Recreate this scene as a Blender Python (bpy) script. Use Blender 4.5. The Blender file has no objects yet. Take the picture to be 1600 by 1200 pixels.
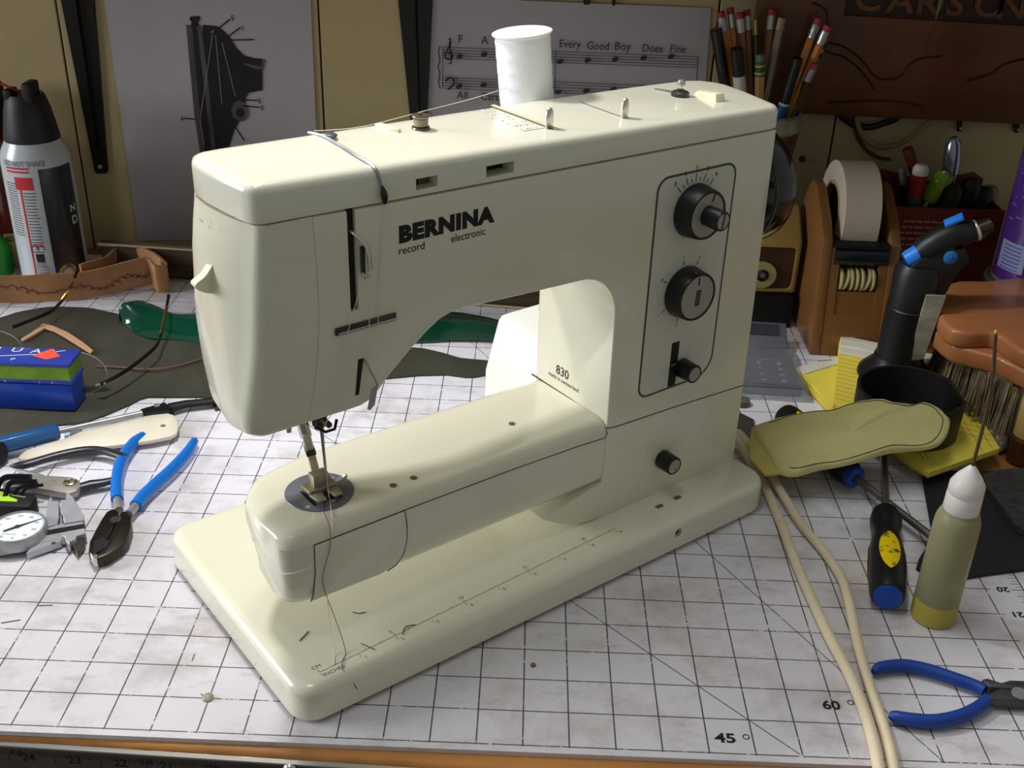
import bpy, bmesh, math, random
from mathutils import Matrix, Vector
random.seed(7)
D = bpy.data
SC = bpy.context.scene
COL = SC.collection
S = 0.0254                      # every length below is in inches
PI = math.pi

def lin(c):
    return tuple(((v/255)/12.92 if v/255 <= .04045 else ((v/255+.055)/1.055)**2.4) for v in c)

# ---------------------------------------------------------------- camera, world, lamps, exposure
cam = D.objects.new('camera', D.cameras.new('camera')); COL.objects.link(cam)
cam.data.sensor_width = 36; cam.data.lens = 36*1727.38/1600
cam.data.clip_start = .01; cam.data.clip_end = 20
pit, rol, yaw = .4937, -.0341, -.0080
fw = Vector((math.sin(yaw)*math.cos(pit), math.cos(yaw)*math.cos(pit), -math.sin(pit)))
rt = Vector((math.cos(yaw), -math.sin(yaw), 0)); dn = fw.cross(rt)
r2 = math.cos(rol)*rt + math.sin(rol)*dn; d2 = -math.sin(rol)*rt + math.cos(rol)*dn
mw = Matrix((r2, -d2, -fw)).transposed().to_4x4()
mw.translation = Vector((-.3546, -17.1943, 18.0229))*S
cam.matrix_world = mw
cam.data.dof.use_dof = False
SC.camera = cam

wd = D.worlds.new('room_air'); SC.world = wd; wd.use_nodes = True
wd.node_tree.nodes['Background'].inputs[0].default_value = (.95, 1.0, .93, 1)
wd.node_tree.nodes['Background'].inputs[1].default_value = .22

def aim(o, p, t):
    p = Vector(p)*S; t = Vector(t)*S
    o.location = p; o.rotation_euler = (t-p).to_track_quat('-Z', 'Y').to_euler()

def lamp(name, kind, energy, color, p, t):
    l = D.lights.new(name, kind); l.energy = energy; l.color = color
    o = D.objects.new(name, l); COL.objects.link(o); aim(o, p, t); return o

# the bench lamp up on the left behind the machine, plus two added fills, cool from the left and soft from overhead
key = lamp('bench_lamp', 'SPOT', 10.6, (1.0, .985, .97), (-11.5, 11.5, 27.5), (-2, 8, 0))
key.data.spot_size = math.radians(150); key.data.spot_blend = .3; key.data.shadow_soft_size = 1.3*S
top_fill = lamp('overhead_fill', 'AREA', 7.5, (.98, 1.0, .95), (-8, 9, 66), (-4, 8, 0))  # unseen fill added to lift the top surfaces and the mat
top_fill.data.shape = 'RECTANGLE'; top_fill.data.size = 48*S; top_fill.data.size_y = 10*S

side_fill = lamp('left_fill', 'AREA', 25, (.93, .97, 1.0), (-72, 2, 26), (-4, 4, 6))  # unseen cool fill added to brighten the machine's left end
side_fill.data.shape = 'RECTANGLE'; side_fill.data.size = 30*S; side_fill.data.size_y = 30*S

SC.view_settings.view_transform = 'Standard'; SC.view_settings.look = 'None'
SC.view_settings.exposure = 0.0; SC.view_settings.gamma = 1.0
SC.view_settings.use_curve_mapping = False

# ---------------------------------------------------------------- materials
MATS = {}
def mat(name, c, rough=.5, metal=0., var=.0, scale=8., bump=0., bscale=60., coat=0., trans=0., ior=1.45, c2=None, alpha=1., stretch=None, spec=.5, sss=0., sharp=False):
    if name in MATS: return MATS[name]
    m = D.materials.new(name); m.use_nodes = True
    nt = m.node_tree; N = nt.nodes; K = nt.links; b = N['Principled BSDF']
    col = lin(c)+(1,)
    b.inputs['Base Color'].default_value = col
    b.inputs['Roughness'].default_value = rough; b.inputs['Metallic'].default_value = metal
    b.inputs['Coat Weight'].default_value = coat; b.inputs['Coat Roughness'].default_value = .08
    b.inputs['Transmission Weight'].default_value = trans; b.inputs['IOR'].default_value = ior
    b.inputs['Alpha'].default_value = alpha; b.inputs['Specular IOR Level'].default_value = spec
    if sss:
        b.inputs['Subsurface Weight'].default_value = sss; b.inputs['Subsurface Radius'].default_value = (.004, .003, .002)
    tc = N.new('ShaderNodeTexCoord'); mp = N.new('ShaderNodeMapping')
    K.new(tc.outputs['Object'], mp.inputs['Vector'])
    if stretch: mp.inputs['Scale'].default_value = stretch
    if var > 0 or c2:
        n = N.new('ShaderNodeTexNoise'); n.inputs['Scale'].default_value = scale/S/10; n.inputs['Detail'].default_value = 6; n.inputs['Roughness'].default_value = .62
        K.new(mp.outputs[0], n.inputs['Vector'])
        r = N.new('ShaderNodeValToRGB')
        r.color_ramp.elements[0].position = .47 if sharp else .32; r.color_ramp.elements[1].position = .56 if sharp else .68
        k = c2 if c2 else tuple(max(0, v*(1-var)) for v in c)
        r.color_ramp.elements[0].color = lin(k)+(1,); r.color_ramp.elements[1].color = col
        K.new(n.outputs['Fac'], r.inputs[0]); K.new(r.outputs[0], b.inputs['Base Color'])
    if bump > 0:
        n2 = N.new('ShaderNodeTexNoise'); n2.inputs['Scale'].default_value = bscale/S/10; n2.inputs['Detail'].default_value = 4
        K.new(mp.outputs[0], n2.inputs['Vector'])
        bp = N.new('ShaderNodeBump'); bp.inputs['Strength'].default_value = bump; bp.inputs['Distance'].default_value = .02*S
        K.new(n2.outputs['Fac'], bp.inputs['Height']); K.new(bp.outputs[0], b.inputs['Normal'])
    MATS[name] = m
    return m

# ---------------------------------------------------------------- mesh builder (inches in, metres out)
def norm(a): return Vector(a).normalized()

class B:
    def __init__(s): s.v = []; s.f = []
    def add(s, vs, fs, M=None):
        o = len(s.v)
        s.v += [tuple(M @ Vector(p)) if M else tuple(p) for p in vs]
        s.f += [tuple(i+o for i in f) for f in fs]; return s
    def box(s, x0, x1, y0, y1, z0, z1, M=None):
        return s.add([(x0,y0,z0),(x1,y0,z0),(x1,y1,z0),(x0,y1,z0),(x0,y0,z1),(x1,y0,z1),(x1,y1,z1),(x0,y1,z1)],
                     [(3,2,1,0),(4,5,6,7),(0,1,5,4),(1,2,6,5),(2,3,7,6),(3,0,4,7)], M)
    def loft(s, rings, cap=True, close=False, M=None):
        n = len(rings[0]); vs = [p for r in rings for p in r]; fs = []
        m = len(rings)
        for i in range(m if close else m-1):
            a = i*n; b = ((i+1) % m)*n
            for j in range(n):
                k = (j+1) % n; fs.append((a+j, a+k, b+k, b+j))
        if cap and not close:
            fs.append(tuple(range(n-1, -1, -1))); fs.append(tuple((m-1)*n+j for j in range(n)))
        return s.add(vs, fs, M)
    def prism(s, poly, z0, z1, M=None):
        if area(poly) < 0: poly = poly[::-1]
        return s.loft([[(p[0],p[1],z0) for p in poly], [(p[0],p[1],z1) for p in poly]], M=M)
    def lathe(s, prof, n=32, M=None, cap=True):
        rings = [[(r*math.cos(2*PI*j/n), r*math.sin(2*PI*j/n), z) for j in range(n)] for r, z in prof]
        return s.loft(rings, cap=cap, M=M)
    def tube(s, pts, r, n=10, cap=True, flat=1., up=None, close=False):
        pts = [Vector(p) for p in pts]; m = len(pts)
        rs = r if isinstance(r, (list, tuple)) else [r]*m
        rings = []; prev = None
        for i, p in enumerate(pts):
            a = pts[i-1] if (i > 0 or close) else pts[i]; b = pts[(i+1) % m] if (i < m-1 or close) else pts[i]
            t = (b-a).normalized()
            if prev is None:
                u = Vector(up) if up else (Vector((0,0,1)) if abs(t.z) < .9 else Vector((1,0,0)))
            else: u = prev
            u = (u - t*u.dot(t)).normalized(); prev = u; w = t.cross(u)
            rings.append([tuple(p + (w*math.cos(2*PI*j/n) + u*flat*math.sin(2*PI*j/n))*rs[i]) for j in range(n)])
        return s.loft(rings, cap=cap, close=close)
    def sheet(s, grid, th):
        # grid[i][j] of points -> a sheet of thickness th (downwards)
        a = len(grid); b = len(grid[0])
        vs = [tuple(p) for r in grid for p in r] + [(p[0],p[1],p[2]-th) for r in grid for p in r]
        o = a*b; fs = []
        for i in range(a-1):
            for j in range(b-1):
                q = (i*b+j, (i+1)*b+j, (i+1)*b+j+1, i*b+j+1)
                fs.append(q); fs.append(tuple(k+o for k in q[::-1]))
        rim = [i*b for i in range(a)] + [(a-1)*b+j for j in range(1,b)] + [i*b+b-1 for i in range(a-2,-1,-1)] + [j for j in range(b-2,0,-1)]
        for i in range(len(rim)):
            p, q = rim[i], rim[(i+1) % len(rim)]
            fs.append((q, p, p+o, q+o))
        return s.add(vs, fs)
    def mesh(s, name, bevel=0., seg=2, ang=35, smooth=True, fixn=True, tri=False):
        me = D.meshes.new(name)
        me.from_pydata([(x*S, y*S, z*S) for x, y, z in s.v], [], s.f)
        bm = bmesh.new(); bm.from_mesh(me)
        if fixn: bmesh.ops.recalc_face_normals(bm, faces=bm.faces[:])
        if bevel > 0:
            es = [e for e in bm.edges if len(e.link_faces) == 2 and e.calc_face_angle(0) > math.radians(40)]
            bmesh.ops.bevel(bm, geom=es, offset=bevel*S, segments=seg, profile=.5, affect='EDGES', clamp_overlap=True)
        bm.to_mesh(me); bm.free()
        for p in me.polygons: p.use_smooth = smooth
        if smooth: me.set_sharp_from_angle(angle=math.radians(ang))
        return me
    def obj(s, name, m, parent=None, **k):
        me = s.mesh(name, **k)
        o = D.objects.new(name, me); COL.objects.link(o)
        if m: me.materials.append(m)
        if parent: o.parent = parent
        return o

def area(p):
    return sum(p[i][0]*p[(i+1) % len(p)][1]-p[(i+1) % len(p)][0]*p[i][1] for i in range(len(p)))/2

def inset(poly, d):
    # polygon offset inwards (ccw) by vertex normals
    n = len(poly); out = []
    for i in range(n):
        a, b, c = poly[i-1], poly[i], poly[(i+1) % n]
        e1 = norm((b[0]-a[0], b[1]-a[1], 0)); e2 = norm((c[0]-b[0], c[1]-b[1], 0))
        n1 = Vector((-e1.y, e1.x, 0)); n2 = Vector((-e2.y, e2.x, 0)); q = n1+n2
        if q.length < 1e-6: q = n1
        q.normalize(); k = max(.45, q.dot(n1))
        out.append((b[0]+q.x*d/k, b[1]+q.y*d/k))
    return out

def puff(poly, lo, hi, f, seg=4):
    # rings between h=0 and h=1 with rounded ends; lo, hi = (inset, height share); f(a, b, h) -> xyz
    if area(poly) < 0: poly = poly[::-1]
    rings = []
    for i in range(seg+1):
        t = PI/2*i/seg
        rings.append([f(a, b, lo[1]*(1-math.cos(t))) for a, b in inset(poly, lo[0]*(1-math.sin(t)))])
    for i in range(seg+1):
        t = PI/2*i/seg
        rings.append([f(a, b, 1-hi[1]*(1-math.sin(t))) for a, b in inset(poly, hi[0]*(1-math.cos(t)))])
    return rings

def rrect(x0, x1, y0, y1, r, n=6):
    if not isinstance(r, (list, tuple)): r = [r]*4
    out = []
    for k, (cx, cy, a) in enumerate(((x1, y0, -90), (x1, y1, 0), (x0, y1, 90), (x0, y0, 180))):
        q = r[k]
        sx = -1 if k < 2 else 1; sy = 1 if k in (0, 3) else -1
        for i in range(n+1):
            t = math.radians(a+90*i/n)
            out.append((cx+sx*q+q*math.cos(t), cy+sy*q+q*math.sin(t)))
    return out

def smooth(pts, k=4, close=False):
    # Catmull-Rom through the points
    pts = [Vector(p if len(p) == 3 else (p[0], p[1], 0)) for p in pts]; n = len(pts); out = []
    d = len(pts[0])
    for i in range(n if close else n-1):
        if close: p0, p1, p2, p3 = pts[i-1], pts[i], pts[(i+1) % n], pts[(i+2) % n]
        else: p0, p1, p2, p3 = pts[max(i-1,0)], pts[i], pts[i+1], pts[min(i+2,n-1)]
        for j in range(k):
            t = j/k
            out.append(.5*((2*p1)+(p2-p0)*t+(2*p0-5*p1+4*p2-p3)*t*t+(3*p1-p0-3*p2+p3)*t**3))
    if not close: out.append(pts[-1])
    return out
def sm2(pts, k=4, close=True): return [(p.x, p.y) for p in smooth(pts, k, close)]

def T(x=0, y=0, z=0): return Matrix.Translation((x, y, z))
def RX(d): return Matrix.Rotation(math.radians(d), 4, 'X')
def RY(d): return Matrix.Rotation(math.radians(d), 4, 'Y')
def RZ(d): return Matrix.Rotation(math.radians(d), 4, 'Z')
def along(p, q):
    # frame at p whose z axis runs to q
    p = Vector(p); q = Vector(q); z = (q-p).normalized()
    return T(*p) @ z.to_track_quat('Z', 'Y').to_matrix().to_4x4()

def thing(name, label, cat, loc=(0,0,0), rz=0, group=None):
    o = D.objects.new(name, None); COL.objects.link(o)
    o.empty_display_size = .02
    o.location = Vector(loc)*S; o.rotation_euler = (0, 0, math.radians(rz))
    o['label'] = label; o['category'] = cat
    if group: o['group'] = group
    return o
def tag(o, label, cat, group=None):
    o['label'] = label; o['category'] = cat
    if group: o['group'] = group
    return o

def cut(o, cutter):
    # carve the shape of cutter (a B) out of object o
    c = cutter.obj('cutter', None); c.parent = o.parent; c.matrix_world = o.matrix_world
    bpy.context.view_layer.update()
    md = o.modifiers.new('cut', 'BOOLEAN'); md.operation = 'DIFFERENCE'; md.object = c; md.solver = 'EXACT'
    bpy.context.view_layer.update()
    ev = o.evaluated_get(bpy.context.evaluated_depsgraph_get())
    me = D.meshes.new_from_object(ev)
    o.modifiers.clear(); old = o.data; nm = old.name; o.data = me; D.meshes.remove(old); me.name = nm
    for p in me.polygons: p.use_smooth = True
    me.set_sharp_from_angle(angle=math.radians(35))
    cm = c.data; D.objects.remove(c); D.meshes.remove(cm)

def text(s, size, M, bold=0., ext=.004, sx=1., align='LEFT', space=1.):
    # flat lettering as mesh geometry; M places the baseline start (x right, y up, z out)
    cu = D.curves.new('txt', 'FONT'); cu.body = s; cu.size = 1; cu.align_x = align
    cu.offset = bold; cu.extrude = 0; cu.space_character = space; cu.resolution_u = 3
    o = D.objects.new('txt', cu); COL.objects.link(o)
    bpy.context.view_layer.update()
    me = D.meshes.new_from_object(o.evaluated_get(bpy.context.evaluated_depsgraph_get()))
    k = size/.73
    b = B(); MM = M @ Matrix.Diagonal((k*sx, k, 1, 1)) @ T(0, 0, ext)
    b.add([tuple(v.co) for v in me.vertices], [tuple(p.vertices) for p in me.polygons], MM)
    D.objects.remove(o); D.curves.remove(cu); D.meshes.remove(me)
    return b
def frame(o, x, y):
    # matrix with origin o, x axis x, y axis y
    x = norm(x); y = norm(y); z = x.cross(y)
    m = Matrix((x, y, z)).transposed().to_4x4(); m.translation = Vector(o); return m
# ---------------------------------------------------------------- palette
CREAM = mat('machine_enamel', (231,227,205), rough=.22, var=.03, scale=2, coat=.5)
CREAM2 = mat('machine_enamel_lid', (235,232,214), rough=.2, var=.02, scale=2, coat=.5)
SEAM = mat('seam_dark', (58,48,38), rough=.7)
BLACK = mat('black_plastic', (16,17,20), rough=.38)
BLACKM = mat('black_matte', (14,14,15), rough=.6, var=.2)
CHROME = mat('chrome', (214,210,202), rough=.22, metal=.75)
STEEL = mat('steel', (178,178,180), rough=.38, metal=.6, var=.15, scale=20)
DSTEEL = mat('dark_steel', (92,88,84), rough=.42, metal=.6, var=.35, scale=14)
IVORY = mat('ivory_plastic', (240,232,200), rough=.35)
INK = mat('black_ink', (14,14,18), rough=.6)
GREYINK = mat('grey_ink', (104,100,92), rough=.7)
DIAL = mat('dial_grey', (168,164,156), rough=.35, metal=.15)

# ---------------------------------------------------------------- the setting
WALLM = mat('cream_paint', (186,168,124), rough=.6, var=.10, scale=.7, bump=.15, bscale=20)
GAP = mat('wall_gap', (24,20,14), rough=.9)
wall = B().box(-40, 34, 27.66, 28.4, -29, 40).obj('wall_back', GAP); wall['kind'] = 'structure'
YW = 27.6
seams = [-40, -30.2, -19.1, -8.78, 6.82, 12.02, 22.5, 34]
for a, b in zip(seams[:-1], seams[1:]):
    q = B().box(a+.035, b-.035, YW, 27.9, -28, 40).obj('wall_panel', WALLM, wall, bevel=.03, seg=1)
flo = B().box(-60, 60, -70, 40, -29.5, -29).obj('floor', mat('floor_grey', (96,88,80), rough=.8, var=.2), None); flo['kind'] = 'structure'

# ---------------------------------------------------------------- workbench with its wooden front edge
WOOD = mat('bench_wood', (198,134,62), rough=.5, var=.35, scale=3, stretch=(.12,1,1), bump=.25, bscale=25)
WORN = mat('bench_wood_worn', (200,132,54), rough=.55, c2=(112,72,36), scale=2.4, stretch=(.3,1,1), bump=.5, bscale=22)
bench = thing('workbench', 'orange-brown wooden workbench with a worn chipped front edge', 'workbench', (0,0,-.12))
B().box(-36, 32, -.15, 27.5, -1.4, 0).obj('bench_top', WOOD, bench)
eg = B(); n = 120; ring = []
for i in range(n+1):
    x = -20+36*i/n; j = random.uniform(-.03, .03); c = random.uniform(0, .05)
    yr = min(-.3, -.60-.031*x); ring.append([(x,-.16,-.002),(x,yr+.12,-.002-c*.2),(x,yr+.05+j*.5,-.03-c*.6),(x,yr+.01+j*.6,-.09-c),(x,yr,-.2),(x,yr,-1.3),(x,-.16,-1.3)])
eg.loft(ring).obj('front_edge', WORN, bench, ang=60)
for x in (-34, 30):
    for y in (1, 25):
        B().box(x-1.5, x+1.5, y-1.5, y+1.5, -28.88, -1.4).obj('leg', WOOD, bench)

ALU = mat('ruler_aluminium', (120,114,110), rough=.38, metal=.75, var=.12, scale=6)
rul = thing('bench_ruler', 'aluminium inch ruler screwed along the front edge of the bench', 'ruler', (0,-.605,-.24), -1.776)
rb = B().box(-21, 18, -.1, 0, -1.25, 0).obj('blade', ALU, rul, bevel=.012, seg=1)
B().box(-21, 18, -.115, .005, -.03, .015).obj('bright_edge', mat('bright_alu', (225,228,232), rough=.2, metal=.9), rul)
tk = B()
for i in range(-20*16, 18*16):
    x = i/16
    h = .30 if i % 16 == 0 else (.2 if i % 8 == 0 else (.14 if i % 4 == 0 else .09))
    tk.box(x-.008, x+.008, -.102, -.099, -.16-h, -.12)
tk.obj('ruler_ticks', INK, rul, smooth=False)['kind'] = 'stuff'
fr = frame((0,-.1,0), (1,0,0), (0,0,1))
for k in range(6, 34):
    x = 13.2-k
    text(str(k), .22, fr @ T(x+.08, -.40, 0), bold=.015).obj('numeral', INK, rul)
for x, s in ((-10.98,'7/8'), (-8.15,'5/8'), (-4.55,'1/2'), (-.9,'3/8'), (2.6,'1/4')):
    text(s, .17, fr @ T(x, -.29, 0), bold=.012).obj('numeral', INK, rul)
for x in (-4.9, 4.8, -15):
    B().lathe([(.0,-.06),(.12,-.05),(.15,0),(.15,.02)], 18, T(x,-.16,-.10) @ RX(90) @ Matrix.Diagonal((1,1,-1,1))).obj('screw', CHROME, rul)

# ---------------------------------------------------------------- cutting mat with printed one-inch grid
def mat_grid():
    m = D.materials.new('mat_print'); m.use_nodes = True
    nt = m.node_tree; N = nt.nodes; K = nt.links; b = N['Principled BSDF']
    b.inputs['Roughness'].default_value = .42; b.inputs['Specular IOR Level'].default_value = .4
    tc = N.new('ShaderNodeTexCoord'); sx = N.new('ShaderNodeSeparateXYZ'); K.new(tc.outputs['Object'], sx.inputs[0])
    def M(op, a, c=None, d=None):
        q = N.new('ShaderNodeMath'); q.operation = op
        for i, v in enumerate((a, c, d)):
            if v is None: continue
            if isinstance(v, (int, float)): q.inputs[i].default_value = v
            else: K.new(v, q.inputs[i])
        return q.outputs[0]
    x = M('MULTIPLY', sx.outputs[0], 1/S); y = M('MULTIPLY', sx.outputs[1], 1/S)
    def line(v, w):                      # distance to the nearest integer below w
        f = M('ABSOLUTE', M('SUBTRACT', M('FRACT', M('ADD', v, 100.5)), .5))
        return M('LESS_THAN', f, w)
    def at(v, c, w): return M('LESS_THAN', M('ABSOLUTE', M('SUBTRACT', v, c)), w)
    inx = M('MULTIPLY', M('LESS_THAN', x, 12.03), M('GREATER_THAN', x, -24.03))
    iny = M('MULTIPLY', M('GREATER_THAN', y, -.03), M('LESS_THAN', y, 26.03))
    lx = M('MULTIPLY', line(x, .0165), iny)
    inx2 = M('MULTIPLY', M('LESS_THAN', x, 12.14), M('GREATER_THAN', x, -24.03))
    ly = M('MULTIPLY', line(y, .0155), inx2)
    g = M('MULTIPLY', M('MAXIMUM', lx, ly), M('MULTIPLY', M('LESS_THAN', x, 12.14), iny))
    d1 = at(M('MULTIPLY', M('ADD', x, y), .7071), 6*.7071, .0135)
    d2 = at(M('ADD', M('MULTIPLY', x, .866), M('MULTIPLY', y, .5)), 9*.866, .0135)
    dg = M('MULTIPLY', M('MAXIMUM', d1, d2), M('MULTIPLY', M('LESS_THAN', x, 12.0), iny))
    brd = M('MULTIPLY', at(x, 13, .02), iny)
    tick = M('MULTIPLY', line(M('MULTIPLY', y, 8), .09), M('MULTIPLY', M('GREATER_THAN', x, 12.84), M('LESS_THAN', x, 13)))
    tick2 = M('MULTIPLY', line(M('MULTIPLY', y, 4), .05), M('MULTIPLY', M('GREATER_THAN', x, 12.76), M('LESS_THAN', x, 13)))
    tick3 = M('MULTIPLY', line(M('MULTIPLY', y, 1), .0155), M('MULTIPLY', M('GREATER_THAN', x, 12.68), M('LESS_THAN', x, 13)))
    tk = M('MULTIPLY', M('MAXIMUM', M('MAXIMUM', tick, tick2), tick3), iny)
    ink = M('MAXIMUM', M('MAXIMUM', g, dg), M('MAXIMUM', brd, tk))
    # worn gaps in the print
    n = N.new('ShaderNodeTexNoise'); n.inputs['Scale'].default_value = 150; n.inputs['Detail'].default_value = 5; n.inputs['Roughness'].default_value = .7
    K.new(tc.outputs['Object'], n.inputs['Vector'])
    n0 = N.new('ShaderNodeTexNoise'); n0.inputs['Scale'].default_value = 7; n0.inputs['Detail'].default_value = 2
    K.new(tc.outputs['Object'], n0.inputs['Vector'])
    wear = M('ADD', M('MULTIPLY', n.outputs['Fac'], 1.), M('MULTIPLY', n0.outputs['Fac'], .35))
    keep = N.new('ShaderNodeMapRange'); keep.inputs['From Min'].default_value = .83; keep.inputs['From Max'].default_value = .75
    K.new(wear, keep.inputs['Value'])
    ink = M('MULTIPLY', ink, M('MULTIPLY', keep.outputs[0], .93))
    # stains: smudges, faint brown band of wear across the middle
    n2 = N.new('ShaderNodeTexNoise'); n2.inputs['Scale'].default_value = 13; n2.inputs['Detail'].default_value = 8; n2.inputs['Roughness'].default_value = .68
    K.new(tc.outputs['Object'], n2.inputs['Vector'])
    cr = N.new('ShaderNodeValToRGB'); e = cr.color_ramp.elements
    e[0].position = .22; e[0].color = lin((176,164,160))+(1,); e[1].position = .5; e[1].color = lin((232,230,238))+(1,)
    K.new(n2.outputs['Fac'], cr.inputs[0])
    n3 = N.new('ShaderNodeTexNoise'); n3.inputs['Scale'].default_value = 55; n3.inputs['Detail'].default_value = 6; n3.inputs['Roughness'].default_value = .75
    mp = N.new('ShaderNodeMapping'); mp.inputs['Scale'].default_value = (.35, 1, 1); mp.inputs['Rotation'].default_value = (0, 0, .4)
    K.new(tc.outputs['Object'], mp.inputs[0]); K.new(mp.outputs[0], n3.inputs['Vector'])
    r3 = N.new('ShaderNodeValToRGB'); e = r3.color_ramp.elements
    e[0].position = .25; e[0].color = (.62,.58,.56,1); e[1].position = .46; e[1].color = (1,1,1,1)
    K.new(n3.outputs['Fac'], r3.inputs[0])
    mx = N.new('ShaderNodeMix'); mx.data_type = 'RGBA'; mx.blend_type = 'MULTIPLY'; mx.inputs[0].default_value = .8
    K.new(cr.outputs[0], mx.inputs[6]); K.new(r3.outputs[0], mx.inputs[7])
    # front half tinted down to offset the lamp's brightness, besides its pinkish staining
    front_dim = N.new('ShaderNodeMapRange'); front_dim.interpolation_type = 'SMOOTHSTEP'; front_dim.inputs['From Min'].default_value = 15; front_dim.inputs['From Max'].default_value = 7
    K.new(M('ADD', y, M('MULTIPLY', n2.outputs['Fac'], 5)), front_dim.inputs['Value'])
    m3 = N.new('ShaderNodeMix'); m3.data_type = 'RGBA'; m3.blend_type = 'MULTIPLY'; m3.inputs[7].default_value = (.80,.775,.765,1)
    K.new(front_dim.outputs[0], m3.inputs[0]); K.new(mx.outputs[2], m3.inputs[6]); mx = m3
    m2 = N.new('ShaderNodeMix'); m2.data_type = 'RGBA'
    K.new(ink, m2.inputs[0]); K.new(mx.outputs[2], m2.inputs[6]); m2.inputs[7].default_value = lin((44,46,62))+(1,)
    K.new(m2.outputs[2], b.inputs['Base Color'])
    return m
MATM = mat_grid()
cm = thing('cutting_mat', 'large white cutting mat with a blue-black one-inch grid covering the bench', 'cutting mat', (0,0,-.12))
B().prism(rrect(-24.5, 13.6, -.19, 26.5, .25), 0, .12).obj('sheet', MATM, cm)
fm = frame((0,0,.12), (1,0,0), (0,1,0))
for s, x, y, h, r, k in (('45', 4.17, .31, .27, 0, 1.25), ('60', 6.75, 1.43, .27, 0, 1.1), ('20', 12.62, 6.09, .2, 180, 1.2), ('21', 12.62, 5.09, .2, 180, 1.2), ('22', 12.62, 4.09, .2, 180, 1.2), ('23', 12.62, 3.09, .2, 180, 1.2), ('19', 12.62, 7.09, .2, 180, 1.2)):
    text(s, h, fm @ T(x, y, 0) @ RZ(r), bold=.028, ext=.006, sx=k).obj('numeral', INK, cm, smooth=False, fixn=False)
for cx, cy, r in ((4.86, .49, .072), (7.42, 1.66, .07)):
    B().loft([[(cx+q*math.cos(a*PI/12), cy+q*math.sin(a*PI/12), .126) for a in range(24)] for q in (r-.016, r+.006)], cap=False).obj('degree_sign', INK, cm, smooth=False, fixn=False)
# ---------------------------------------------------------------- the sewing machine (x along it, y to the back)
MA = thing('sewing_machine', 'cream electronic sewing machine with black control knobs on the cutting mat', 'sewing machine', (-5.2,.05,0), 38.5)

# base plate
def base_pt(a, b, h): return (a, b, .1+.9*h)
bp = rrect(.38, 15.35, -.24, 7.2, [.75,.5,.6,.62], 8)
base = B().loft(puff(bp, (.03,.03), (.26,.27), base_pt, 6)).obj('base', CREAM, MA)
cut(base, B().lathe([(.125,-.25),(.125,.25)], 20, T(11.62,-.24,.62) @ RX(90)))
B().lathe([(.0,0),(.12,0),(.12,.02)], 20, T(11.62,-.12,.62) @ RX(90)).obj('socket', BLACKM, MA)
for x, y in ((6.15,.0), (1.2,6.6), (14.6,6.6), (14.5,.3), (1.1,.4)):
    B().lathe([(.16,0),(.18,.05),(.18,.14)], 16, T(x,y,0)).obj('rubber_foot', BLACK, MA)

# printed rule on the base
ms = B(); ft = frame((0,0,1.0), (1,0,0), (0,1,0))
def mk(x0, x1, y0, y1): ms.add([(x0,y0,1.004),(x1,y0,1.004),(x1,y1,1.004),(x0,y1,1.004)], [(0,1,2,3)])
def yl(x): return .2+(x-1.1)*.034
n = 40
for i in range(n):
    a = 1.1+8.86*i/n; b = 1.1+8.86*(i+1)/n
    ms.add([(a,yl(a)-.006,1.004),(b,yl(b)-.006,1.004),(b,yl(b)+.006,1.004),(a,yl(a)+.006,1.004)], [(0,1,2,3)])
for i in range(0, 23):
    x = 1.1+i/2.54
    if x < 9.97: mk(x-.006, x+.006, yl(x), yl(x)+(.10 if i % 5 == 0 else .05))
for i in range(0, 10):
    x = 1.1+i*.98
    mk(x-.006, x+.006, yl(x)-.14, yl(x)-.05)
    if i > 0:
        t = text(str(i), .1, ft @ T(x+.05, yl(x)-.24, 0), ext=.004); ms.add(t.v, t.f)
for i in (5, 10, 15, 20):
    x = 1.1+i/2.54; t = text(str(i), .1, ft @ T(x-.06, yl(x)+.12, 0), ext=.004); ms.add(t.v, t.f)
t = text('CM', .11, ft @ T(1.0, .34, 0)); ms.add(t.v, t.f)
t = text('INCHES', .11, ft @ T(1.12, .02, 0)); ms.add(t.v, t.f)
for x, y in ((11.65,.58), (12.35,.6)): mk(x-.12, x+.12, y-.07, y+.07)
ms.obj('rule_print', GREYINK, MA, smooth=False, fixn=False)['kind'] = 'stuff'

# upper arm and column: one profile in x, z drawn back through y
def lid_z(x): return 10.97-.0145*(x-.9)
def back_y(x): return 3.72+.047*(x-.9)
sx = [1.66, 1.80, 1.90, 1.97, 2.03, 2.05, 2.04, 2.02]
sz = [6.66, 7.2, 7.7, 8.2, 8.8, 9.4, 10.1, 10.94]
prof = [(sx[i], sz[i]) for i in range(7, -1, -1)]
arch = [(2.6,6.65),(2.88,6.66),(3.08,6.72),(3.3,6.88),(3.61,7.19),(4.09,7.60),(4.55,7.95),(4.85,8.13),(5.15,8.22),(5.5,8.24)]
prof += [(p[0], p[1]) for p in arch]
prof += [(6.5,8.19),(7.6,8.14),(8.4,8.11)]
for i in range(0, 9):
    t = math.radians(90-90*i/8); prof.append((8.75+1.17*math.cos(t), 6.93+1.17*math.sin(t)))
prof += [(9.93,6.2),(9.94,5.0),(9.95,3.6),(9.95,2.1)]
for i in range(1, 7):
    t = math.radians(90*i/6); prof.append((7.95+.0+2.0*(1-math.sin(t))*.0+ (9.95-7.75)*(1-i/6)*1.0, 2.1-1.08*(i/6)**1.6))
prof = prof[:-6] + [(9.9,1.9),(8.0,1.72),(8.45,1.42),(8.9,1.18),(9.4,1.05),(10,.98)]
prof = [p for p in prof if p != (9.9,1.9)]
prof += [(11.5,.97),(13.5,.96),(15.14,.96),(15.12,3.0),(15.06,6.0),(14.98,9.0),(14.93,10.74)]
prof += [(x, lid_z(x)-.03) for x in (12.5,10.,7.5,5.,3.)]
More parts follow.
